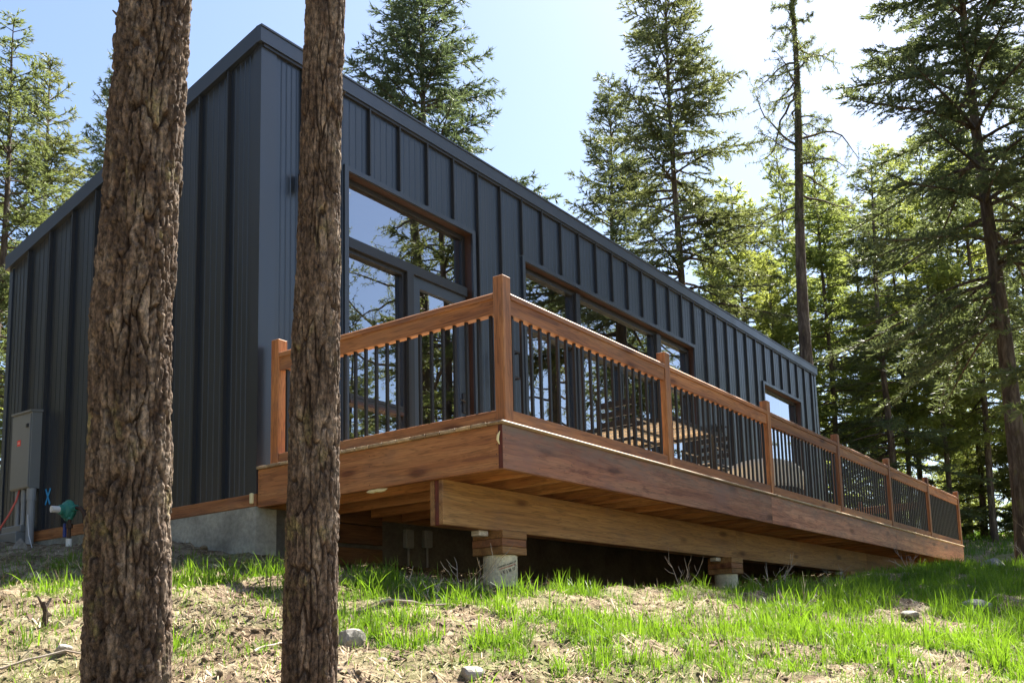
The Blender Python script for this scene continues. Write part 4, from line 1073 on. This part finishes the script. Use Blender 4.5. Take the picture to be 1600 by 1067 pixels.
# ------------------------------------------------------------------ rocks, sticks, shrubs
def rock(x,y,r,label,seed,sq=(1,1,.7)):
    bm=bmesh.new(); bmesh.ops.create_icosphere(bm,subdivisions=3,radius=1)
    V=np.array([v.co[:] for v in bm.verts]); rs=np.random.default_rng(seed)
    for k in range(9):   # flat facets
        n_v=rs.normal(size=3); n_v/=np.linalg.norm(n_v); d=V@n_v; c_=rs.uniform(.55,.85); V=V-np.outer(np.clip(d-c_,0,None),n_v)*.85
    V*=(1+.16*(fbm(V*2.2+seed,3,seed)-.5))[:,None]; V*=np.array(sq)*r
    for v,c_ in zip(bm.verts,V): v.co=c_
    me=bpy.data.meshes.new('rock'); bm.to_mesh(me); bm.free(); me.materials.append(M['rock'])
    o=bpy.data.objects.new('rock',me); C.objects.link(o); o.location=(x,y,g1(x,y)+r*sq[2]*.08); o.rotation_euler=(0,0,seed); setp(o,label,'rock')
rock(-1.72,-2.95,.085,'pale rounded rock right of the slimmer near trunk',1,(1.2,1,.9))
rock(-1.87,-3.86,.062,'pale angular stone at the bottom among grass, left of centre',2)
rock(-1.60,-4.42,.05,'round stone at the very bottom edge near the centre',3,(1.4,1,.6))
rock(-1.95,-3.4,.03,'small pale stone between the slim trunk and the bottom stone',4)
rock(2.5,-5.1,.12,'dark mossy stone in the grass on the right',5,(1.3,1,.8))
rock(4.0,-3.5,.16,'grey flat stone at the shade line beneath the deck',6,(1.5,.8,.6))
rock(9.55,-4.0,.22,'stone beside the path beyond the deck end',7)
rock(-2.55,-1.9,.045,'small white stone on bare soil left of the thick trunk',8)
rock(.3,-4.7,.05,'small grey stone on the bare patch at lower centre',9)
rock(1.4,-4.9,.07,'pale flat stone half sunk in the right hand grass',10,(1.5,1,.5))
rock(-.35,2.95,.09,'concrete lump at the foot of the electrical conduits',11,(1,.8,1.3))
def shrub(x,y,h,n,label,seed,spread=.5,rad=.0035,mat='stem'):
    rs=random.Random(seed); t=MB(); z=g1(x,y)-.02
    for i in range(n):
        a_=rs.uniform(0,6.28); p=Vector((x+rs.uniform(-.02,.02),y+rs.uniform(-.02,.02),z)); d=Vector((math.cos(a_)*spread,math.sin(a_)*spread,1)).normalized(); pts=[p]; L_=h*rs.uniform(.5,1.1)
        for k in range(6):
            d=(d+Vector((rs.gauss(0,.18),rs.gauss(0,.18),rs.gauss(0,.1)))).normalized(); p=p+d*L_/6; pts.append(p)
            if k in (2,3,4) and rs.random()<.7:
                d2=(d+Vector((rs.gauss(0,.6),rs.gauss(0,.6),rs.gauss(0,.3)))).normalized(); t.tube([p,p+d2*L_*.15,p+d2*L_*.27+Vector((0,0,.02))],[rad*.6,rad*.5,rad*.25],4)
        t.tube(pts,[rad*(1-.12*k) for k in range(7)],5)
    return part('dead_shrub',t,mat,label=label,cat='shrub',loc=(x,y,z))
shrub(-2.45,-2.3,.26,16,'low leafless shrub on the bare soil left of the thick trunk',1)
shrub(3.2,-3.15,.42,9,'tangle of bare pale stems in front of the deck underside',2,.8,.005)
shrub(-.15,-2.35,.4,7,'dry arching stems under the near end of the beam',3,.9,.004)
shrub(-.6,-2.5,.3,7,'dead stems in shade beside the slimmer trunk',4,.8,.004)
shrub(.9,-4.3,.3,8,'thin upright brown stems at lower right of centre',5,.35,.004)
shrub(1.9,-2.9,.32,5,'few tall stems before the second pier',6,.3,.003)
shrub(5.4,-3.0,.5,5,'sparse tall stems near the far part of the deck',7,.4,.004)
shrub(8.2,-3.1,.5,6,'pale weeds against the rim near the deck end',8,.5,.005)
shrub(11.5,-4.2,.9,8,'leaning bare sticks beside the path',9,.9,.008)
def stick(p,q,r,label,seed):
    rs=random.Random(seed); P=[]; n=7
    for i in range(n):
        u=i/(n-1); x=p[0]+(q[0]-p[0])*u+rs.gauss(0,.012); y=p[1]+(q[1]-p[1])*u+rs.gauss(0,.012); P.append((x,y,g1(x,y)+r+.012+rs.uniform(0,.012)))
    t=MB(); t.tube(P,[r*(1-.5*i/n) for i in range(n)],6); part('stick',t,'stem',label=label,cat='stick')
stick((-2.9,-1.7),(-2.5,-2.0),.008,'fallen stick on bare soil at the far left',1)
stick((-2.35,-3.0),(-2.0,-2.9),.006,'thin stick on the soil between the near trunks',2)
stick((-2.2,-3.3),(-1.9,-3.05),.005,'twig near the foot of the slimmer trunk',3)
stick((1.2,-4.1),(1.8,-4.1),.009,'grey stick lying in the grass at lower right',4)
stick((.2,-4.9),(.5,-4.65),.007,'short dark stick on the bare patch',5)
stick((-1.1,-2.5),(-.8,-2.75),.010,'reddish bark strip lying below the deck corner',6)
t=MB(); x,y=-2.35,-1.35; z=g1(x,y)
t.tube([(x,y,z-.03),(x+.005,y,z+.07),(x-.01,y,z+.13)],[.017,.014,.012],8); t.tube([(x,y,z+.08),(x-.04,y,z+.16)],[.009,.005],6); t.tube([(x,y,z+.09),(x+.035,y+.01,z+.15)],[.008,.005],6)
part('cut_sapling_stub',t,'bark',label='short forked stub standing in the soil at far left',cat='stump')
print('scene built')
